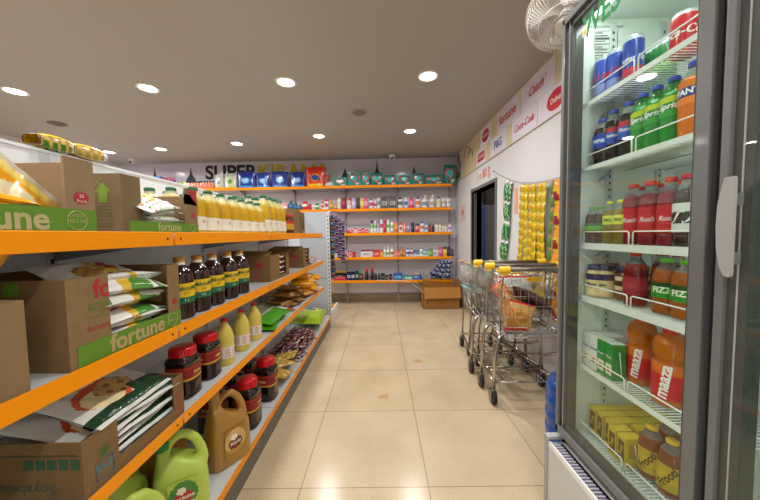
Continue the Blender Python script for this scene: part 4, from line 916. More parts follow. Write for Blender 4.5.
m = MB(); 
for x in (.905, 1.1):
    m.box(x-.012, x+.012, 1.180, 1.188, .4, 2.0, 'c2ccc6')
    for k in range(60): m.box(x-.003, x+.003, 1.179, 1.181, .42+k*.026, .43+k*.026, '2c3430')
m.build('shelf_standard', 'paint', fr)
# inner jamb, dark
m = MB(); DG = '4b4a47'
m.box(FX+.022, FX+.052, 1.165, 1.2, .37, 2.02, DG); m.box(FX+.022, FX+.052, .66, 1.2, 1.985, 2.03, DG); m.box(FX+.022, FX+.052, .66, 1.2, .34, .395, DG)
m.box(FX+.022, FX+.052, .60, .67, .35, 2.02, '3a3937'); m.build('jamb', 'paint', fr)
def door(y0, y1, x0, nm, lab):
    z0, z1 = .358, 2.028; fw = .034; d = MB()
    d.box(x0, x0+.022, y0, y0+fw*.95, z0, z1, GC); d.box(x0, x0+.022, y1-.016, y1, z0, z1, GC)
    d.box(x0, x0+.022, y0, y1, z0, z0+.03, GC); d.box(x0, x0+.022, y0, y1, z1-.022, z1, GC)
    o = d.build('fridge_door', 'steel2' if False else 'paint', fr, bevel=.002)
    if lab: o['label'] = lab
    g = MB(); i0, i1 = y0+fw*.95, y1-.016
    for (a, b, c, e) in ((i0, i0+.012, z0+.03, z1-.022), (i1-.035, i1, z0+.03, z1-.022), (i0, i1, z0+.03, z0+.055), (i0, i1, z1-.045, z1-.022)):
        g.box(x0+.010, x0+.022, a, b, c, e, '4b4a48' )
    g.box(x0+.0085, x0+.0102, i1-.02, i1-.017, z0+.03, z1-.022, '9c9c9a')
    g.build('gasket', 'rubber', o)
    p = MB(); p.box(x0+.009, x0+.0125, i0+.002, i1-.002, z0+.032, z1-.024, 'ffffff'); p.build('glass', 'glass', o)
    return o
d1 = door(.668, FY1, FX, 'door', None)
m = MB(); text(m, 'WES', .108, '1f7a3c', lambda u, v: faceNX(FX+.0075, 1.022, 1.918)(u*.78, v), .025); m.build('lettering', 'print', d1)
m = MB(); m.box(FX+.006, FX+.008, 1.083, 1.105, 1.895, 1.93, 'e8e4c8'); m.box(FX+.005, FX+.0065, 1.087, 1.10, 1.90, 1.915, 'e0b020'); m.build('sticker', 'print', d1)
d2 = door(.09, .642, FX-.004, 'door', None)
m = MB()
out = [(.594, 1.103), (.603, 1.105), (.612, 1.125), (.618, 1.16), (.6205, 1.205), (.619, 1.25), (.613, 1.285), (.609, 1.303), (.594, 1.304), (.592, 1.298), (.592, 1.108)]
n = len(out); vs = [(FX-.030, a, b) for a, b in out] + [(FX-.024, a, b) for a, b in out]
m.add(vs, [tuple(range(n)), tuple(range(n, 2*n))[::-1]] + [(i, (i+1) % n, (i+1) % n+n, i+n) for i in range(n)], '9b9a98'); hd = m.build('handle', 'paint', d2, bevel=.001)
for zz in (1.14, 1.26):
    m = MB(); m.box(FX-.026, FX-.002, .598, .606, zz-.012, zz+.012, GC); m.build('handle_bolt', 'paint', hd)
# base
m = MB(); m.box(.695, FX+.03, FY0, FY1-.012, .02, .31, 'c4c5c3'); m.build('base_panel', 'paint', fr)
m = MB(); m.box(.69, .70, 1.203, 1.226, .01, .335, '9a9b9b'); m.box(.69, FX+.04, 1.198, 1.226, .325, .34, 'aeb0b0'); m.build('corner_post', 'paint', fr, bevel=.003)
m = MB(); m.box(.694, .702, FY0, 1.2, .298, .318, 'e6e6e4'); m.build('trim', 'paint', fr)
m = MB(); m.box(.702, FX+.02, FY0, 1.195, .30, .31, '101016')
for k in range(74): m.box(.703, FX+.004, .08+k*.015, .0865+k*.015, .31, .318, 'a8a6b4')
m.build('vent_grille', 'paint', fr)
m = MB(); m.box(.80, .83, .12, 1.17, 2.008, 2.016, 'ffffff'); tl = m.build('light_strip', emit_mat('fridge_tube', 'e9fff4', 3), fr)
for (y, z, e, sx, sz_) in ((.9, 2.0, 3.2, .03, .5), ):
    l = bpy.data.lights.new('fridge_light', 'AREA'); l.shape = 'RECTANGLE'; l.size = .03; l.size_y = .5; l.energy = e*.4; l.color = (.93, 1, .96)
    o = bpy.data.objects.new('fridge_light', l); COL.objects.link(o); o.location = (.815, y, z); o.rotation_euler = (0, R(-18), 0)
# vertical tubes on the inner jamb between the doors
m = MB(); m.box(.765, .775, .672, .682, .45, 1.97, 'ffffff'); m.build('light_strip', emit_mat('fridge_tube_b', 'e9fff4', 1.2), fr)
l = bpy.data.lights.new('fridge_tube_light', 'AREA'); l.shape = 'RECTANGLE'; l.size = .012; l.size_y = 1.5; l.energy = .3; l.color = (.93, 1, .96)
o = bpy.data.objects.new('fridge_tube_light', l); COL.objects.link(o); o.location = (.775, .685, 1.2); o.rotation_euler = Vector((-.25, -1, 0)).to_track_quat('Z', 'Y').to_euler() if False else (R(90), 0, R(-10))
# door-2 bay light
l = bpy.data.lights.new('fridge_bay_light', 'AREA'); l.shape = 'RECTANGLE'; l.size = .03; l.size_y = .4; l.energy = .8; o = bpy.data.objects.new('fridge_bay_light', l); COL.objects.link(o); o.location = (.85, .35, 2.0)
FS = {1: 1.69, 2: 1.445, 3: 1.152, 4: .945, 5: .665, 6: .388}
for n, z in FS.items():
    m = MB(); WC2 = 'e6ebe6'
    for k in range(38): m.tube([(.80, .70+k*.013, z-.006), (1.13, .70+k*.013, z-.006)], .0016, WC2, 4)
    for x in (.97, 1.13): m.tube([(x, .66, z-.009), (x, 1.185, z-.009)], .0028, WC2, 5)
    h = .022 if n in (3, 4) else .014
    m.box(.797, .801, .64, 1.184, z-h, z+.002, WC2)
    s = m.build('wire_shelf', 'paint', fr)
    for (a, b) in ((1.165, .955), (.94, .70)):
        r = MB(); r.tube([(.799, a, z-.004), (.799, a, z+.040), (.799, a-.006, z+.045), (.799, b+.006, z+.045), (.799, b, z+.040), (.799, b, z-.004)], .0022, 'f2f5f2', 6); r.build('guard_rail', 'paint', s)
    r = MB(); r.poly([(0, 0), (.04, -.03), (.05, -.045), (0, -.012)], .003, '9aa29c', T=Matrix.Translation((.905, 1.178, z-.01)) @ Matrix.Rotation(PI, 4, 'Z')); r.build('shelf_clip', 'paint', s)
st = MB(); y = 1.1865
text(st, 'WESTERN REFRIGERATION', .011, '2c2e2e', faceNY(.878, y-.0012, 1.985), .002)
for (a, b, c, e) in ((.835, .925, 1.945, 1.97), (.835, .925, 1.905, 1.94)):
    for q, w in (((a, c), (b, c)), ((a, e), (b, e)), ((a, c), (a, e)), ((b, c), (b, e))): st.tube([(q[0], y-.001, q[1]), (w[0], y-.001, w[1])], .0007, '4a4e4c', 3)
for k in range(11): st.box(.838, .838+.03+.045*((k*7) % 5)/5, y-.0015, y-.0005, 1.962-k*.0105, 1.9645-k*.0105, '5a5e5c')
st.box(.89, .92, y-.002, y-.0005, 1.878, 1.886, '1c1e1e')
st.build('printed_notice', 'print', fr)

def drink(h, r, liq, cap, lab, txt='', tcol='ffffff', cats='bottle', z0=.36, z1=.66, style='pet', mat='liquid', rot=0, name='drink_bottle', fill=.8):
    t = thing(name, 'x', cats)
    m = MB()
    if style == 'pet':
        pr = [(r*.7, 0), (r*.95, .012*h), (r, .05*h), (r*.93, .12*h), (r, .2*h), (r, z0*h), (r, z1*h), (r*.97, .70*h), (r*.8, .79*h), (r*.5, .88*h), (r*.42, .91*h), (r*.42, .94*h)]
    elif style == 'bulb':
        pr = [(r*.8, 0), (r*.98, .01*h), (r, .05*h), (r, z0*h), (r*.98, z1*h), (r*.8, z1*h+.03*h), (r*.98, z1*h+.1*h), (r*1.0, .78*h), (r*.85, .88*h), (r*.45, .93*h), (r*.42, .95*h)]
    else:
        pr = [(r*.85, 0), (r, .02*h), (r, z0*h), (r, z1*h), (r*.98, .74*h), (r*.8, .80*h), (r*.74, .84*h)]
    if style == 'pet':
        m.lathe(pr[:9], liq, 20); m.build('body', mat, t)
        m = MB(); m.lathe(pr[8:], 'd6dcd8' if liq != '1f9a34' else '5cc86a', 20, caps=False); m.build('neck', 'clear', t)
    else:
        m.lathe(pr, liq, 20); m.build('body', mat, t)
    m = MB(); m.lathe([(r*1.02, z0*h), (r*1.02, (z0*.7+z1*.3)*h), (r*1.02, (z0*.3+z1*.7)*h), (r*1.02, z1*h)], lab if isinstance(lab, list) else [lab]*3, 22, caps=False)
    if txt:
        a0 = PI + R(28) + rot
        if len(txt) > 3:
            tz = txt[3]; text(m, txt[0], txt[1], tcol, lambda u, v: cyl(r*1.05, (z0+z1)/2*h, a0)(u*math.cos(tz) - v*math.sin(tz), u*math.sin(tz) + v*math.cos(tz)), .03, shear=txt[2])
        else: text(m, txt[0], txt[1], tcol, cyl(r*1.05, (z0+z1)/2*h, a0), .03, shear=txt[2] if len(txt) > 2 else 0)
    m.build('label', 'print', t)
    m = MB(); cr = r*.46 if style in ('pet', 'bulb') else r*.86
    cz = .93*h if style in ('pet', 'bulb') else .83*h
    m.lathe([(cr, cz), (cr*1.04, cz+.004), (cr, h*.99), (cr*.85, h), (.0001, h*1.002)], cap, 18); m.build('cap', 'plastic', t)
    return t
def fput(proto, spots, z, first=[None]):
    for i, (x, y, lab) in enumerate(spots):
        if proto not in done: proto.location = (x, y, z+.0005); proto['label'] = lab; done.add(proto)
        else: dup(proto, lab, (x, y, z+.0005), rz=random.uniform(-.12, .12) if 'carton' in proto.name else 0)
done = set()
def fy(px, x, z): return min(ypx(px, x, z), 1.15)
def can(h, r, cols, txt, tcol, name='drink_can'):
    t = thing(name, 'x', 'can'); m = MB()
    m.lathe([(r*.82, 0), (r*.98, .05*h), (r, .08*h), (r, .35*h), (r, .62*h), (r, .9*h), (r*.86, .97*h)], cols, 24, caps=True)
    text(m, txt[0], txt[1], tcol, cyl(r*1.02, .52*h, PI+R(30)), .02, shear=.3)
    m.build('body', 'plastic', t)
    m = MB(); m.lathe([(r*.88, .965*h), (r*.9, .985*h), (r*.86, h), (r*.8, .985*h), (.0001, .98*h)], 'c8ccd0', 24); m.build('rim', 'steel', t)
    return t
z = FS[1]
en = can(.16, .029, ['2a4cb4', '2a4cb4', '7c8ec4', '2448b0', '2a4cb4', 'b8c0d0'], ('Red Bull', .03), 'd42030')
en2 = can(.16, .029, ['1f3f9c', '2446a8', 'c8203c', '2446a8', '1f3f9c', 'b8c0d0'], ('Thums Up', .022), 'f0f0f4')
fput(en, [(.85, 1.155, 'blue and silver energy drink can against the fridge wall on top shelf'), (.865, fy(616, .865, 1.75), 'blue and silver energy drink can second from the fridge wall on top shelf')], z)
fput(en2, [(.865, fy(633, .865, 1.75), 'blue can with red and white cola emblem on top fridge shelf')], z)
gc_ = can(.165, .026, ['187a34']*3 + ['5cae44', '187a34', 'b8c0c0'], ('7UP', .03), 'e8f0a0')
for i, px in enumerate([647, 654, 660.5, 667]): fput(gc_, [(1.0, ypx(px, 1.0, 1.8)-.0, 'green drink can set back on top fridge shelf, %s from the left' % ordn(i))], z)
for i, (a, b) in enumerate([(.94, 1.1), (1.0, 1.14)]): fput(en, [(a+.0, b+.02, ['blue energy drink can behind the second one on top fridge shelf', 'blue energy drink can farthest back on top fridge shelf'][i])], z)
ck = can(.118, .031, ['c8141e']*5 + ['c8ccd0'], ('Coca-Cola', .03), 'f6f0ee'); fput(ck, [(.87, ypx(684.5, .87, 1.75), 'large red Coca-Cola can beside the door frame on top fridge shelf'), (.95, .78, 'red Coca-Cola can partly hidden by the door frame')], z)
z = FS[2]
pe = drink(.2, .030, '1c0c0a', '2348c0', ['16389c', '2a60c8', '16389c'], ('PEPSI', .018), 'e8ecf4', mat='dark', name='cola_bottle')
tu = drink(.2, .030, '1c0c0a', '2348c0', ['1e4aa8', '2a5cb8', 'c02838'], ('Thums', .017, .3), 'f2e8e8', mat='dark', name='cola_bottle')
fput(pe, [(.846, 1.145, 'dark cola bottle with blue label and blue cap nearest the fridge wall, second shelf')], z); pe.scale = (1, 1, .88)
fput(tu, [(.87, fy(613, .87, 1.5), 'dark cola bottle with red and blue label second from the fridge wall'), (.87, fy(628, .87, 1.5), 'dark cola bottle beside the green bottles on second fridge shelf')], z)
sp = drink(.203, .031, '1f9a34', '2348c0', ['2f9c30', '1c8a30', 'c8d820'], ('Sprite', .023, .2), 'f4f8f0', name='lemon_drink_bottle', z0=.42, z1=.7)
fput(sp, [(.87, fy(642, .87, 1.5), 'green Sprite bottle next to the cola bottles, blue cap'), (.87, fy(656, .87, 1.5), 'green Sprite bottle in the middle of the three green ones'), (.87, fy(673, .87, 1.5), 'green Sprite bottle next to the orange drink bottle')], z)
for i, px in enumerate([640, 654, 668]): fput(sp, [(.945, ypx(px+6, .945, 1.5), 'green bottle in the back row of second fridge shelf, %s from left' % ordn(i))], z)
fa = drink(.215, .034, 'f07a10', '2348c0', ['f08010', '27308c', 'f08010'], ('FANTA', .022), 'ffffff', name='orange_drink_bottle', z0=.45, z1=.75)
fput(fa, [(.87, ypx(694, .87, 1.5), 'orange Fanta bottle half hidden by the door frame')], z)
z = FS[3]
sg = drink(.14, .022, '4a2c14', '4cb03c', ['3c8c2c', '58a830', '2c6a24'], ('', .01), name='small_juice_bottle', z0=.3, z1=.55)
sy = drink(.155, .023, '8a7a1c', 'cfd21c', ['d8d820', 'c8d020', 'e0e040'], ('Moj', .014), '3a5a1c', name='small_juice_bottle', z0=.45, z1=.66)
fput(sg, [(.822, 1.155, 'small dark bottle with green cap against the fridge wall, third shelf'), (.84, ypx(600, .84, 1.2), 'small dark bottle with green cap second from the fridge wall')], z)
fput(sy, [(.84, ypx(610, .84, 1.2), 'small yellow-labelled bottle with yellow cap beside the green-capped ones'), (.84, ypx(620.5, .84, 1.2), 'small yellow-labelled bottle with yellow cap beside the red drinks')], z)
rd = drink(.203, .031, '8c1420', 'cc1c24', ['c02430', 'c8303c', 'c02430'], ('Rush', .02, .3), 'e8d0d0', name='red_drink_bottle', z0=.2, z1=.6)
fput(rd, [(.862, ypx(633, .862, 1.25), 'red drink bottle with red cap, leftmost of the red ones, third shelf'), (.862, ypx(650.5, .862, 1.25), 'red drink bottle with red cap, middle one, third shelf'), (.862, ypx(670.5, .862, 1.25), 'red drink bottle with red cap, beside the black-labelled bottle')], z)
for i, px in enumerate([641, 658, 676]): fput(rd, [(.94, ypx(px, .94, 1.25), 'red-capped bottle in the back row of third fridge shelf, %s from left' % ordn(i))], z)
cz = drink(.203, .031, '2c1410', 'cc1c24', ['d8d8d8', '303030', 'e0e0e0'], ('ZZ', .05), 'f0f0f0', mat='dark', name='cola_bottle', z0=.2, z1=.6)
fput(cz, [(.862, ypx(687.5, .862, 1.25), 'dark bottle with black and white label beside the door frame, third shelf')], z)
z = FS[4]
jr = drink(.125, .030, 'ddc890', '1a2050', ['e8d8a0', 'e0d098', '22285c'], ('Mayo', .016), '283060', cats='jar', style='jar', mat='plastic', name='sauce_jar', z0=.08, z1=.72)
jd = drink(.125, .030, '6a4028', '1a2050', ['e0d0a8', '503020', 'e8dcc0'], ('', .01), cats='jar', style='jar', mat='dark', name='sauce_jar', z0=.3, z1=.7)
fput(jr, [(.837, 1.15, 'cream sauce jar with navy lid against the fridge wall, fourth shelf'), (.86, ypx(605, .86, 1.0), 'cream sauce jar with navy lid second from the wall, fourth shelf')], z)
fput(jd, [(.89, ypx(625, .89, 1.0), 'brown spread jar with navy lid left of the red bottle, fourth shelf'), (.93, ypx(611, .93, 1.0), 'brown spread jar behind the cream ones, fourth shelf'), (.96, ypx(640, .96, 1.0), 'brown spread jar behind the red bottle, fourth shelf')], z)
r4 = drink(.18, .033, '7c1220', 'cc2024', ['a02838', 'b03444', 'a02838'], ('', .02), name='red_drink_bottle', z0=.2, z1=.55)
fput(r4, [(.865, ypx(635, .865, 1.0), 'red drink bottle with red cap alone among jars, fourth shelf'), (.96, ypx(663, .96, 1.0), 'red-capped bottle behind the green-capped ones, fourth shelf, left one'), (.96, ypx(677, .96, 1.0), 'red-capped bottle behind the green-capped ones, fourth shelf, right one')], z)
gf = drink(.168, .034, 'a85a18', '5cc820', ['2f8c28', '3c9c30', '1f4a18'], ('FIZZ', .024), 'f2f4e0', name='apple_drink_bottle', z0=.3, z1=.58)
fput(gf, [(.868, ypx(666, .868, 1.0), 'amber drink bottle with lime green cap and green label, fourth shelf'), (.868, ypx(686, .868, 1.0), 'amber drink bottle with lime green cap cut off by the door frame')], z)
z = FS[5]
def carton(w, d, h, front, side, topc, txt, tcol, name='juice_carton', pic=None):
    t = thing(name, 'x', 'carton'); m = MB()
    vs = [(x, y, zz) for zz in (0, h) for y in (-w/2, w/2) for x in (-d/2, d/2)]
    m.add(vs, [(0, 2, 3, 1), (4, 5, 7, 6), (0, 1, 5, 4), (2, 6, 7, 3), (0, 4, 6, 2), (1, 3, 7, 5)], ['cccccc', topc, side, side, front, front])
    if pic: m.box(-d/2-.0008, -d/2, -w*.36, w*.36, h*.14, h*.86, pic); m.box(-d*.3, d*.2, -w/2-.0008, -w/2, h*.3, h*.8, 'a88a18')
    else: m.box(-d/2-.0008, -d/2, -w*.4, w*.4, h*.12, h*.42, 'e8e0c8'); m.lathe([(w*.25, 0), (w*.25, .0006)], 'b87838', 12, T=Matrix.Translation((-d/2-.0008, 0, h*.27)) @ Matrix.Rotation(-PI/2, 4, 'Y'))
    text(m, txt, w*.36 if not pic else w*.5, tcol, faceNX(-d/2-.0012, 0, h*(.62 if not pic else .5), 0 if not pic else 1.4), .02)
    m.build('box', 'print', t)
    m = MB(); m.tube([(d*.2, -w*.5-.002, h*.1), (d*.0, -w*.5-.002, h*.8)], .0016, 'f0f0f0', 5); m.build('straw', 'plastic', t)
    return t
wc = carton(.038, .045, .13, 'e6e8e2', 'dfe2da', 'e8eae4', 'Amul', '2c5a9c')
gc = carton(.038, .045, .13, '2f9040', '2a8c3c', 'd8e8d8', 'Kool', 'f0f4f0')
rws = ['front row', 'second row', 'third row', 'fourth row']
for r_ in range(4):
    for i, y in enumerate([1.163, 1.123]): fput(wc, [(.838+.049*r_, y, 'white milk drink carton, fifth fridge shelf, %s, %s from the wall' % (rws[r_], ordn(i)))], z)
for i, y in enumerate([1.083, 1.043]): fput(gc, [(.838, y, 'green drink carton, fifth fridge shelf, %s' % ['beside the white ones', 'nearest the mango bottles'][i])], z)
mz = drink(.235, .042, 'c86a10', 'cc2c20', ['c81c20', 'd02424', 'd86a20'], ('maaza', .042, .1, 1.45), 'f6f2ec', name='mango_drink_bottle', style='bulb', z0=.1, z1=.56)
fput(mz, [(.908, ypx(641.5, .908, .8), 'mango drink bottle with red label between green cartons and front bottle, fifth fridge shelf'), (.882, ypx(669, .882, .8)-.004, 'mango drink bottle with red maaza label, in front near the door frame'), (.96, .83, 'mango drink bottle half hidden behind the door frame')], z)
od = bpy.data.objects
fput(mz, [(.885, .985, 'mango drink bottle with red maaza label beside the green cartons')], z) if False else None
z = FS[6]
yc = carton(.036, .06, .10, 'dcc020', 'd0b41c', 'e8cc30', 'Fruit', 'e8cc30', pic='6e4418')
for r_ in range(4):
    for i in range(5 if r_ < 3 else 4):
        x = .875+.062*r_ - (.02 if i > 2 else 0)*(r_ == 0); y = 1.158-.042*i
        fput(yc, [(x, y, 'small yellow juice carton on fridge bottom shelf, %s, %s from the wall' % (rws[r_], ordn(i)))], z)
fb = drink(.17, .034, '8a4414', 'd8b418', ['c8a81c', 'd8b820', 'c8a81c'], ('Frooti', .03, .2, 1.0), '5a3a10', name='mango_drink_bottle', z0=.12, z1=.58)
fput(fb, [(.885, ypx(649, .885, .5)-.01, 'yellow-capped juice bottle farthest left on fridge bottom shelf'), (.885, ypx(672, .885, .5), 'yellow-capped juice bottle nearest the door frame, bottom shelf'), (.965, ypx(669, .965, .5), 'yellow-capped juice bottle behind the left one on fridge bottom shelf'), (.965, ypx(690, .965, .5), 'yellow-capped juice bottle behind the nearest one on fridge bottom shelf')], z)

# ================================================================== THINGS ON AND BY THE RIGHT WALL
m = MB(); ya_, yb_ = 3.40, 2.05
def cz_(y):
    u = (3.40-y)/(3.40-2.05); return 1.895*(1-u) + 1.585*u - .09*math.sin(PI*u)
m.tube([(XR-.012, 3.40+(2.05-3.40)*k/20, cz_(3.40-1.35*k/20)) for k in range(21)], .0022, '6c6862', 5)
m.tube([(XR+.01, 3.40, 1.895), (XR-.02, 3.40, 1.895)], .005, '8a8680', 6); m.tube([(XR+.01, 2.05, 1.585), (XR-.02, 2.05, 1.585)], .005, '8a8680', 6)
tag(m.build('hanging_string', 'matte'), 'thin sagging string nailed along the right wall', 'string')
def strip(label, y, z0, ln, n, w, cols, x=XR-.02, sway=0, name='sachet_strip', bulge=.012, rz=0, group=None, tilt=0):
    m = MB()
    def f(sg):
        def g(u, v):
            q = (v*n) % 1.0; b = (max(math.sin(PI*q), 0)**.5)*(max(math.sin(PI*u), 0)**.5)
            return (sg*bulge*b + .004*math.sin(v*9+y*20) + .004*math.sin(v*n*PI)*(1 if int(v*n) % 2 else -1), (u-.5)*w + sway*v*ln*1.0 + .008*math.sin(v*7+y*13), -v*ln)
        return g
    def cf(u, v):
        q = (v*n) % 1.0; return cols(u, q, int(v*n))
    m.grid(f(-1), 8, n*8, cf); m.grid(f(1), 2, n*4, lambda u, v: cols(.02, .02, 0))
    m.tube([(0, 0, 0), (0, 0, .01)], .002, 'c8c8c8', 4)
    return tag(m.build(name, 'film', loc=(x, y, z0), rot=(0, 0, rz)), label, 'sachets', group)
ys_ = lambda u, q, i: ('6a4810' if (q < .06) else ('c83020' if (.3 < u < .62 and .34 < q < .5) else ('3a2a10' if (.62 < u < .85 and .5 < q < .72) else ('e8d060' if q > .85 else 'd2b60c'))))
for i, (y, ln) in enumerate([(2.66, 1.0), (2.59, 1.02), (2.52, .98), (2.45, 1.03), (2.38, 1.0), (2.31, 1.02)]):
    strip('hanging strip of yellow sachets on the right wall, %s from the doorway side' % ordn(i), y, cz_(y)-.012, ln, 13, .070, ys_, sway=.06 if i == 0 else .0, x=XR-.03-.008*(i % 2), group='yellow sachet strips', bulge=.014)
strip('narrow green sachet strip between the yellow strips and the orange one', 2.228, cz_(2.228)-.012, 1.0, 10, .045, lambda u, q, i: '5c8a3c' if q > .1 else 'c86a28')
def rs(u, q, i):
    if q < .06: return 'e8d8b0'
    if q < .4: return 'e0941c' if u < .75 else 'd86018'
    if (u-.5)**2*3+(q-.7)**2*8 < .4: return '9c1c20'
    return 'e8b828'
strip('strip of larger orange and red sachets nearest the fridge', 2.155, cz_(2.155)-.012, 1.05, 6, .09, rs, bulge=.02)
gs_ = lambda u, q, i: ('e4e8e0' if q < .13 else ('c8d8c0' if (math.sin(u*19+q*23+i) > .8) else '1f8034'))
for i, (y, ln) in enumerate([(3.0, .80), (2.93, .78)]):
    strip('hanging strip of green and white packets by the doorway, %s one' % ['left', 'right'][i], y, cz_(y)-.012, ln, 4, .075, gs_, sway=.15, group='green packet strips', bulge=.02)
# navy sachets hanging at the end unit and on the rack
ns = lambda u, q, i: ['28386c', 'c84840', '3858a0', 'd8c8a8', '26304c'][int(q*5) % 5] if .12 < q else '7080a0'
for i in range(4):
    strip('strip of navy and red striped sachets on the end unit post, %s from the post' % ordn(i), 3.93+.10*i, 1.49-.03*i, .46+.05*i, 6, .085, ns, x=-.645+.03*i, rz=R(90) if False else R(65), bulge=.016, group='striped sachet strips on the end unit')
m = MB(); m.tube([(-.69, 3.9, 1.505), (-.66, 3.92, 1.51), (-.52, 4.3, 1.50), (-.50, 4.34, 1.5)], .004, '8c8e92', 6); m.build('hook_arm', 'chrome', ec)
for i in range(3):
    strip('dark patterned pouch strip hanging against the end unit post, %s one' % ['upper', 'middle', 'lower'][i], 3.90+.012*i, 1.46-.28*i, .28, 3, .08, lambda u, q, j: ['1c2438', '3a5c80', '20203c', '5c6a4c', '803040'][int((q*5+i)) % 5], x=-.655, rz=R(80), bulge=.02, group='pouch strips on the end unit')
for i in range(3):
    p = W(1.13-.05*i, .36, .76-.01*i)
    o = strip('strip of navy and white sachets hanging at right end of back rack, %s one' % ['right', 'middle', 'left'][i], p[1], p[2], .30, 4, .09, lambda u, q, j: 'c8ccd8' if (q < .12 or (.4 < u < .6 and .3 < q < .5)) else ('202c5c' if (int(u*4)+int(q*5)) % 2 else '303c70'), x=p[0], rz=R(90), bulge=.012, group='navy sachet strips on the back rack')
    o.rotation_euler = (0, R(-14-12*i) if False else 0, R(90)); o.rotation_euler = (R(0), 0, R(90)); o.rotation_euler.rotate_axis('X', R(10+16*i))

# cardboard box
cb = thing('cardboard_box', 'large open brown cardboard box on the floor below the back rack', 'box', (0, 0, 0))
x0, x1, y0, y1, h = .655, 1.235, 4.62, 4.875, .345
m = MB(); w = .006; c = 'c88a4a'
m.box(x0, x1, y0, y1, 0, .006, c); m.box(x0, x0+w, y0, y1, 0, h, c); m.box(x1-w, x1, y0, y1, 0, h, c); m.box(x0, x1, y0, y0+w, 0, h, c); m.box(x0, x1, y1-w, y1, 0, h, c)
m.build('carton_wall', 'card', cb)
m = MB(); m.add([(x0+.0, y0-.002, h), (x1, y0-.002, h), (x1+.01, y0-.045, h-.165), (x0+.02, y0-.05, h-.17), (x0, y0-.008, h+.002), (x1, y0-.008, h+.002), (x1+.01, y0-.051, h-.163), (x0+.02, y0-.056, h-.168)], [(0, 1, 2, 3), (7, 6, 5, 4), (0, 4, 5, 1), (3, 2, 6, 7), (0, 3, 7, 4), (1, 5, 6, 2)], 'd89850'); m.build('front_flap', 'card', cb)
m = MB(); m.add([(x0, y0, h), (x0, y1, h), (x0-.05, y1, h+.09), (x0-.05, y0+.05, h+.09)], [(0, 1, 2, 3)], 'be8244'); m.build('side_flap', 'card', cb)
m = MB(); m.add([(x1, y0+.02, h), (x1, y1, h), (x1+.02, y1, h+.11), (x1+.03, y0+.1, h+.1)], [(0, 1, 2, 3)], 'b87c3e'); m.build('side_flap', 'card', cb)
m = MB(); m.add([(x0+.02, y1-.003, h), (x1-.02, y1-.003, h), (x1-.03, y1+.02, h+.1), (x0+.03, y1+.02, h+.1)], [(0, 1, 2, 3)], 'b87c3e'); m.build('back_flap', 'card', cb)
m = MB(); yy = y0-.0012
m.box(x0+.06, x0+.075, yy, yy+.001, .075, .15, '2f5a34'); text(m, 'FRAGILE HANDLE WITH CARE', .03, '6a4a22', faceNY((x0+x1)/2, yy, .13)); text(m, 'KEEP DRY', .035, '6a4a22', faceNY((x0+x1)/2, yy, .085)); text(m, 'X', .05, '6a4a22', faceNY(x1-.07, yy, .13)); m.build('print', 'print', cb)
m = MB(); P = [at(410, 281.2, y=4.62), at(400, 280.8, y=4.7), at(386, 280.3, y=4.86), at(376, 280.2, y=4.9)]
m.tube(P, .004, 'e8e4e0', 5); m.tube([at(412, 283.5, y=4.9), at(416.5, 287, y=4.75), at(420, 288.5, y=4.66), at(423.6, 292.5, y=4.57)], .004, 'e8e4e0', 5)
tag(m.build('packing_strap', 'plastic'), 'white plastic strap trailing from the cardboard box to the rack', 'strap')

# wall fan
fn = thing('wall_fan', 'white wall-mounted fan high on the right above the fridge', 'fan', at(568, 13, y=1.5))
fn.rotation_euler = Vector((-.32, -.27, -.92)).to_track_quat('Z', 'Y').to_euler()
def cage(rr, zf, zb, name, col='e9e5df'):
    m = MB()
    for k in range(72):
        a = 2*PI*k/72; m.tube([(.045*math.cos(a), .045*math.sin(a), zf), (rr*.62*math.cos(a+.05), rr*.62*math.sin(a+.05), zf*.92+zb*.08), (rr*.92*math.cos(a+.07), rr*.92*math.sin(a+.07), zf*.6+zb*.4), (rr*math.cos(a+.08), rr*math.sin(a+.08), zb)], .0013, col, 3)
    for q in (rr*.62, rr*.33): m.tube([(q*math.cos(2*PI*k/40), q*math.sin(2*PI*k/40), zf*.93+zb*.07) for k in range(40)], .002, col, 5, closed=True)
    m.tube([(rr*math.cos(2*PI*k/48), rr*math.sin(2*PI*k/48), zb) for k in range(48)], .005, col, 8, closed=True)
    return m.build(name, 'plastic', fn)
cage(.185, .09, 0, 'front_grille'); cage(.185, -.06, 0, 'rear_grille')
m = MB(); m.lathe([(.0001, .097), (.036, .095), (.046, .089), (.046, .080)], 'ece8e2', 28, caps=False)
for k in range(5): m.add([(0, 0, .0985), (.012*math.cos(2*PI*k/5-.2), .012*math.sin(2*PI*k/5-.2), .0985), (.014*math.cos(2*PI*k/5+.2), .014*math.sin(2*PI*k/5+.2), .0985)], [(0, 1, 2)], '6a6460')
m.build('centre_cap', 'plastic', fn)
for k in range(3):
    m = MB(); a0 = 2*PI*k/3
    def f(u, v):
        r_ = .03+.135*v; a = a0 + (u-.5)*(.5+.9*v*(1-.25*v)) + .3*v; return (r_*math.cos(a), r_*math.sin(a), .005+.028*(u-.5))
    m.grid(f, 8, 8, 'd9d4ce'); m.build('blade', 'plastic', fn)
m = MB(); m.lathe([(.04, -.005), (.042, -.02), (.055, -.05), (.06, -.075), (.05, -.15), (.03, -.17)], 'dcd8d2', 24); m.lathe([(.035, .03), (.035, -.005)], 'd8d4ce', 20); m.build('motor_housing', 'plastic', fn)
m = MB(); d_ = fn.rotation_euler.to_matrix().inverted(); tgt = d_ @ (Vector((XR-.005, 1.60, 2.40)) - Vector(fn.location))
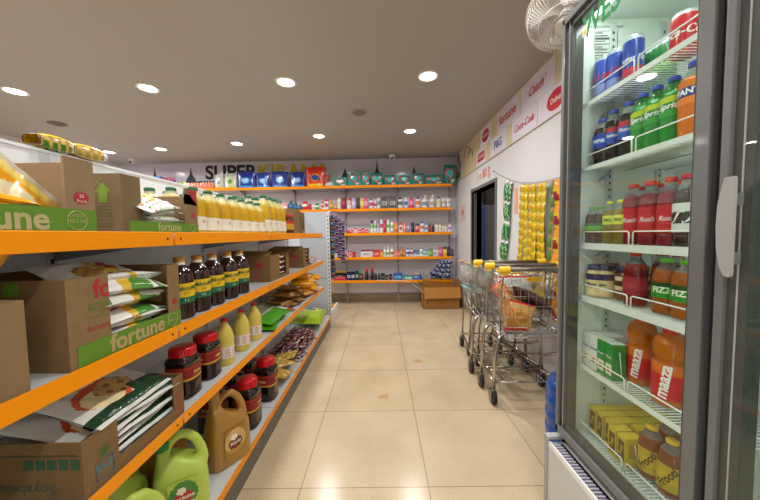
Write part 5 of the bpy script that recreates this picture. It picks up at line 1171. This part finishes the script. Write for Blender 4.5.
m.tube([(0, 0, -.15), Vector((0, 0, -.15)).lerp(tgt, .5), tgt], .016, 'dcd8d2', 10); m.lathe([(.05, 0), (.05, .012)], 'dcd8d2', 20, T=Matrix.Translation(tgt) @ Vector((-1, 0, 0)).to_track_quat('Z', 'Y').to_matrix().to_4x4() if False else Matrix.Translation(tgt)); m.build('wall_bracket', 'plastic', fn)

# blue water jar behind the fridge corner
wj = thing('water_jar', 'blue water jar on the floor just beyond the fridge corner', 'water jar', (.955, 1.42, 0))
m = MB(); pr = [(.12, 0), (.132, .01)]
for k in range(5): pr += [(.135, .04+k*.075), (.135, .075+k*.075), (.127, .085+k*.075)]
pr += [(.135, .42), (.12, .46), (.06, .50), (.034, .52), (.034, .55)]
m.lathe(pr, '1c4f9c', 32); m.build('body', 'liquid', wj); m = MB(); m.lathe([(.037, .54), (.037, .575), (.03, .58)], 'e8e8ee', 18); m.build('cap', 'plastic', wj)

# ================================================================== SHOPPING TROLLEYS
def trolley():
    t = thing('shopping_trolley', 'x', 'shopping trolley', group='nested shopping trolleys')
    CH = 'b9b6b0'
    # basket wires; rear (handle side) is towards -y
    def cor(v, zf):      # v: 0 rear .. 1 front, zf: 0 bottom .. 1 top
        wr, wf = .245, .165; wb = .19, .13
        hw = (wr*(1-v)+wf*v)*zf + (wb[0]*(1-v)+wb[1]*v)*(1-zf)
        z = (.52+.07*v)*(1-zf) + (.93-.03*v)*zf
        y = (-.17+.80*v)*zf + (-.13+.70*v)*(1-zf)
        return hw, y, z
    def P(v, zf, s): hw, y, z = cor(v, zf); return (s*hw, y, z)
    m = MB()
    for s in (-1, 1):
        for k in range(19): m.tube([P(k/18, 0, s), P(k/18, 1, s)], .0016, CH, 4)
        for k in range(7): m.tube([P(0, k/6, s), P(1, k/6, s)], .0018 if 0 < k < 6 else .004, CH, 5)
    for v in (0, 1):
        for k in range(10):
            u = -1+2*k/9
            a = cor(v, 0); b = cor(v, 1); m.tube([(u*a[0], a[1], a[2]), (u*b[0], b[1], b[2])], .0016, CH, 4)
        for k in range(7): m.tube([P(v, k/6, -1), P(v, k/6, 1)], .0018 if 0 < k < 6 else .004, CH, 5)
    for k in range(15): m.tube([P(k/14, 0, -1), P(k/14, 0, 1)], .0016, CH, 4)
    for k in range(7):
        u = -1+2*k/6; a = cor(0, 0); b = cor(1, 0); m.tube([(u*a[0], a[1], a[2]), (u*b[0], b[1], b[2])], .0018, CH, 4)
    m.build('basket', 'chrome', t)
    # frame: rear arch, side rails, front legs
    m = MB(); r = .0135
    arch = [(-.232, .0, .115), (-.225, -.0, .30), (-.215, -.0, .42), (-.19, -.0, .485), (-.15, -.0, .508), (.15, -.0, .508), (.19, -.0, .485), (.215, -.0, .42), (.225, -.0, .30), (.232, .0, .115)]
    m.tube(arch, r, 'c0bdb8', 10)
    for s in (-1, 1):
        m.tube([(s*.215, .005, .36), (s*.20, .12, .30), (s*.17, .40, .20), (s*.155, .56, .165), (s*.150, .60, .115)], .010, 'b4b0aa', 8)
        m.tube([(s*.23, 0.0, .16), (s*.20, .2, .15), (s*.155, .56, .145)], .008, 'b4b0aa', 8)
        m.tube([(s*.19, -.0, .49), (s*.175, .3, .53), (s*.13, .56, .58)], .008, 'b4b0aa', 8)
        m.tube([(s*.155, .56, .16), (s*.165, .50, .40), (s*.145, .46, .56)], .009, 'b4b0aa', 8)
        m.tube([(s*.19, -.005, .50), (s*.235, -.12, .80), (s*.245, -.19, .965)], .006, 'b4b0aa', 8)
    m.tube([(-.155, .56, .15), (.155, .56, .15)], .008, 'b4b0aa', 8); m.tube([(-.20, .2, .15), (.20, .2, .15)], .006, 'b4b0aa', 8); m.tube([(-.23, 0.0, .16), (.23, 0.0, .16)], .006, 'b4b0aa', 8)
    m.build('frame', 'chrome', t)
    m = MB()
    for k in range(7): u = -1+2*k/6; m.tube([(u*.20, .02, .155), (u*.15, .55, .15)], .0022, CH, 4)
    m.build('lower_rack', 'chrome', t)
    m = MB(); m.tube([(-.25, -.195, .97), (.25, -.195, .97)], .0125, '7a736c', 12); m.build('handle_bar', 'steel', t)
    for s in (-1, 1):
        m = MB(); T = Matrix.Translation((s*.245, -.195, .97)) @ Matrix.Rotation(PI/2, 4, 'Y')
        m.lathe([(.015, -.032), (.021, -.028), (.021, .018), (.024, .022), (.024, .030), (.012, .033)], 'f2c20c', 16, T=T); m.box(s*.245-.012, s*.245+.012, -.205, -.17, .935, .965, 'f2c20c'); m.build('handle_end', 'plastic', t)
        m = MB(); q = P(1, 1, s); m.lathe([(.008, -.015), (.011, -.012), (.011, .012), (.008, .015)], 'ecb80c', 12, T=Matrix.Translation(q) @ Matrix.Rotation(PI/2, 4, 'Y')); m.build('corner_bumper', 'plastic', t)
    m = MB(); m.box(-.09, .0, -.17, -.155, .89, .915, 'f2c20c'); m.build('seat_clip', 'plastic', t)
    for (x, y) in ((-.232, 0), (.232, 0), (-.15, .6), (.15, .6)):
        f = MB(); f.lathe([(.012, .118), (.014, .10), (.014, .095)], 'a8a6a2', 12, T=Matrix.Translation((x, y, 0)))
        for sx in (-1, 1): f.poly([(-.018, .035), (.02, .035), (.018, .10), (-.012, .10)], .003, '9c9a98', T=Matrix.Translation((x+sx*.019+.0015, y+.006, 0)) @ Matrix.Rotation(PI/2, 4, 'Z'))
        f.box(x-.02, x+.02, y-.012, y+.022, .094, .1, '9c9a98')
        fo = f.build('caster_fork', 'steel', t)
        w_ = MB(); T = Matrix.Translation((x, y+.01, .056)) @ Matrix.Rotation(PI/2, 4, 'Y')
        w_.lathe([(.02, -.013), (.048, -.014), (.056, -.009), (.056, .009), (.048, .014), (.02, .013)], ['3c3a3a', '1e1d1e', '1a191a', '1e1d1e', '3c3a3a'], 24, T=T); w_.lathe([(.018, -.012), (.018, .012)], '8c8a88', 12, T=T); w_.build('wheel', 'rubber', fo)
    return t
TX = 1.0
tr = trolley(); tr.location = (TX, 2.00, 0); tr['label'] = 'nearest shopping trolley holding bags of snacks, chrome wire basket and yellow handle ends'
dup(tr, 'second shopping trolley, nested between the nearest one and the rear one', (TX-.005, 2.235, 0))
dup(tr, 'rear shopping trolley of the nested three, closest to the doorway', (TX-.01, 2.47, 0))
# bags in the nearest trolley
def bagp(c):
    def f(u, v):
        if v < .1 or v > .92: return c[2]
        if (u-.5)**2*4 + (v-.45)**2*9 < .35: return c[1] if math.sin(u*50)*math.sin(v*44) > -.3 else c[3]
        return c[0]
    return f
bags = [((.93, 2.12, .60), (R(62), R(8), R(12)), .17, .24, .07, ('b07028', 'd8a850', 'c8282c', 'c8301c'), 'orange and red snack bag at the bottom left of the trolley'),
        ((1.07, 2.16, .67), (R(30), R(14), R(70)), .20, .28, .08, ('38161c', 'b88a48', 'a02030', '8a5c28'), 'dark snack bag with brown nut picture lying across the trolley'),
        ((1.02, 2.28, .72), (R(70), R(0), R(6)), .26, .24, .06, ('c4ccc8', 'a8b4b0', 'd01c20', 'e0e4e0'), 'silver and red bag standing behind the others in the trolley'),
        ((1.00, 2.16, .55), (R(6), R(4), R(80)), .2, .26, .06, ('b8c0bc', '48887c', '2c3c30', '98a8a0'), 'grey and green bag lying lowest in the trolley'),
        ((.90, 2.18, .72), (R(55), R(-20), R(30)), .12, .19, .05, ('e0782c', 'e8a060', 'c83040', 'f0c090'), 'small orange bag leaning at the left of the trolley'),
        ((.975, 2.08, .60), (R(75), R(15), R(-10)), .15, .17, .05, ('d0a050', 'c88838', 'd02028', 'a86820'), 'small golden snack bag with red top against the trolley rear')]
for i, (l, r, w, ln, t_, c, lab) in enumerate(bags):
    m = pillow(w*1.2, ln*1.15, t_*1.2, bagp(c), c[0], c[2], 22, 28, k=40+i); tag(m.build('snack_bag', 'film', loc=l, rot=r), lab, 'bag', 'bags in the trolley')
m = pillow(.16, .24, .05, lambda u, v: '6a9a98' if math.sin(u*8) > 0 else '9cc0bc', '88b0ac', 'b0c8c4', k=60)
tag(m.build('plastic_bag', 'film', loc=(.90, 2.87, .63), rot=(R(10), 0, R(20))), 'pale teal plastic bag in the front of the rear trolley', 'bag')

# ================================================================== LIGHT AND LOOK
w = bpy.data.worlds.new('world'); SC.world = w; w.use_nodes = True
w.node_tree.nodes['Background'].inputs[0].default_value = (.9, .9, 1, 1); w.node_tree.nodes['Background'].inputs[1].default_value = .0
SC.view_settings.view_transform = 'Standard'; SC.view_settings.look = 'None'; SC.view_settings.gamma = 1; SC.view_settings.use_curve_mapping = False
SC.view_settings.exposure = .14
SC.cycles.max_bounces = 8; SC.cycles.diffuse_bounces = 5; SC.cycles.transmission_bounces = 8; SC.cycles.transparent_max_bounces = 12; SC.cycles.sample_clamp_indirect = 6
try: SC.cycles.use_denoising = True
except Exception: pass
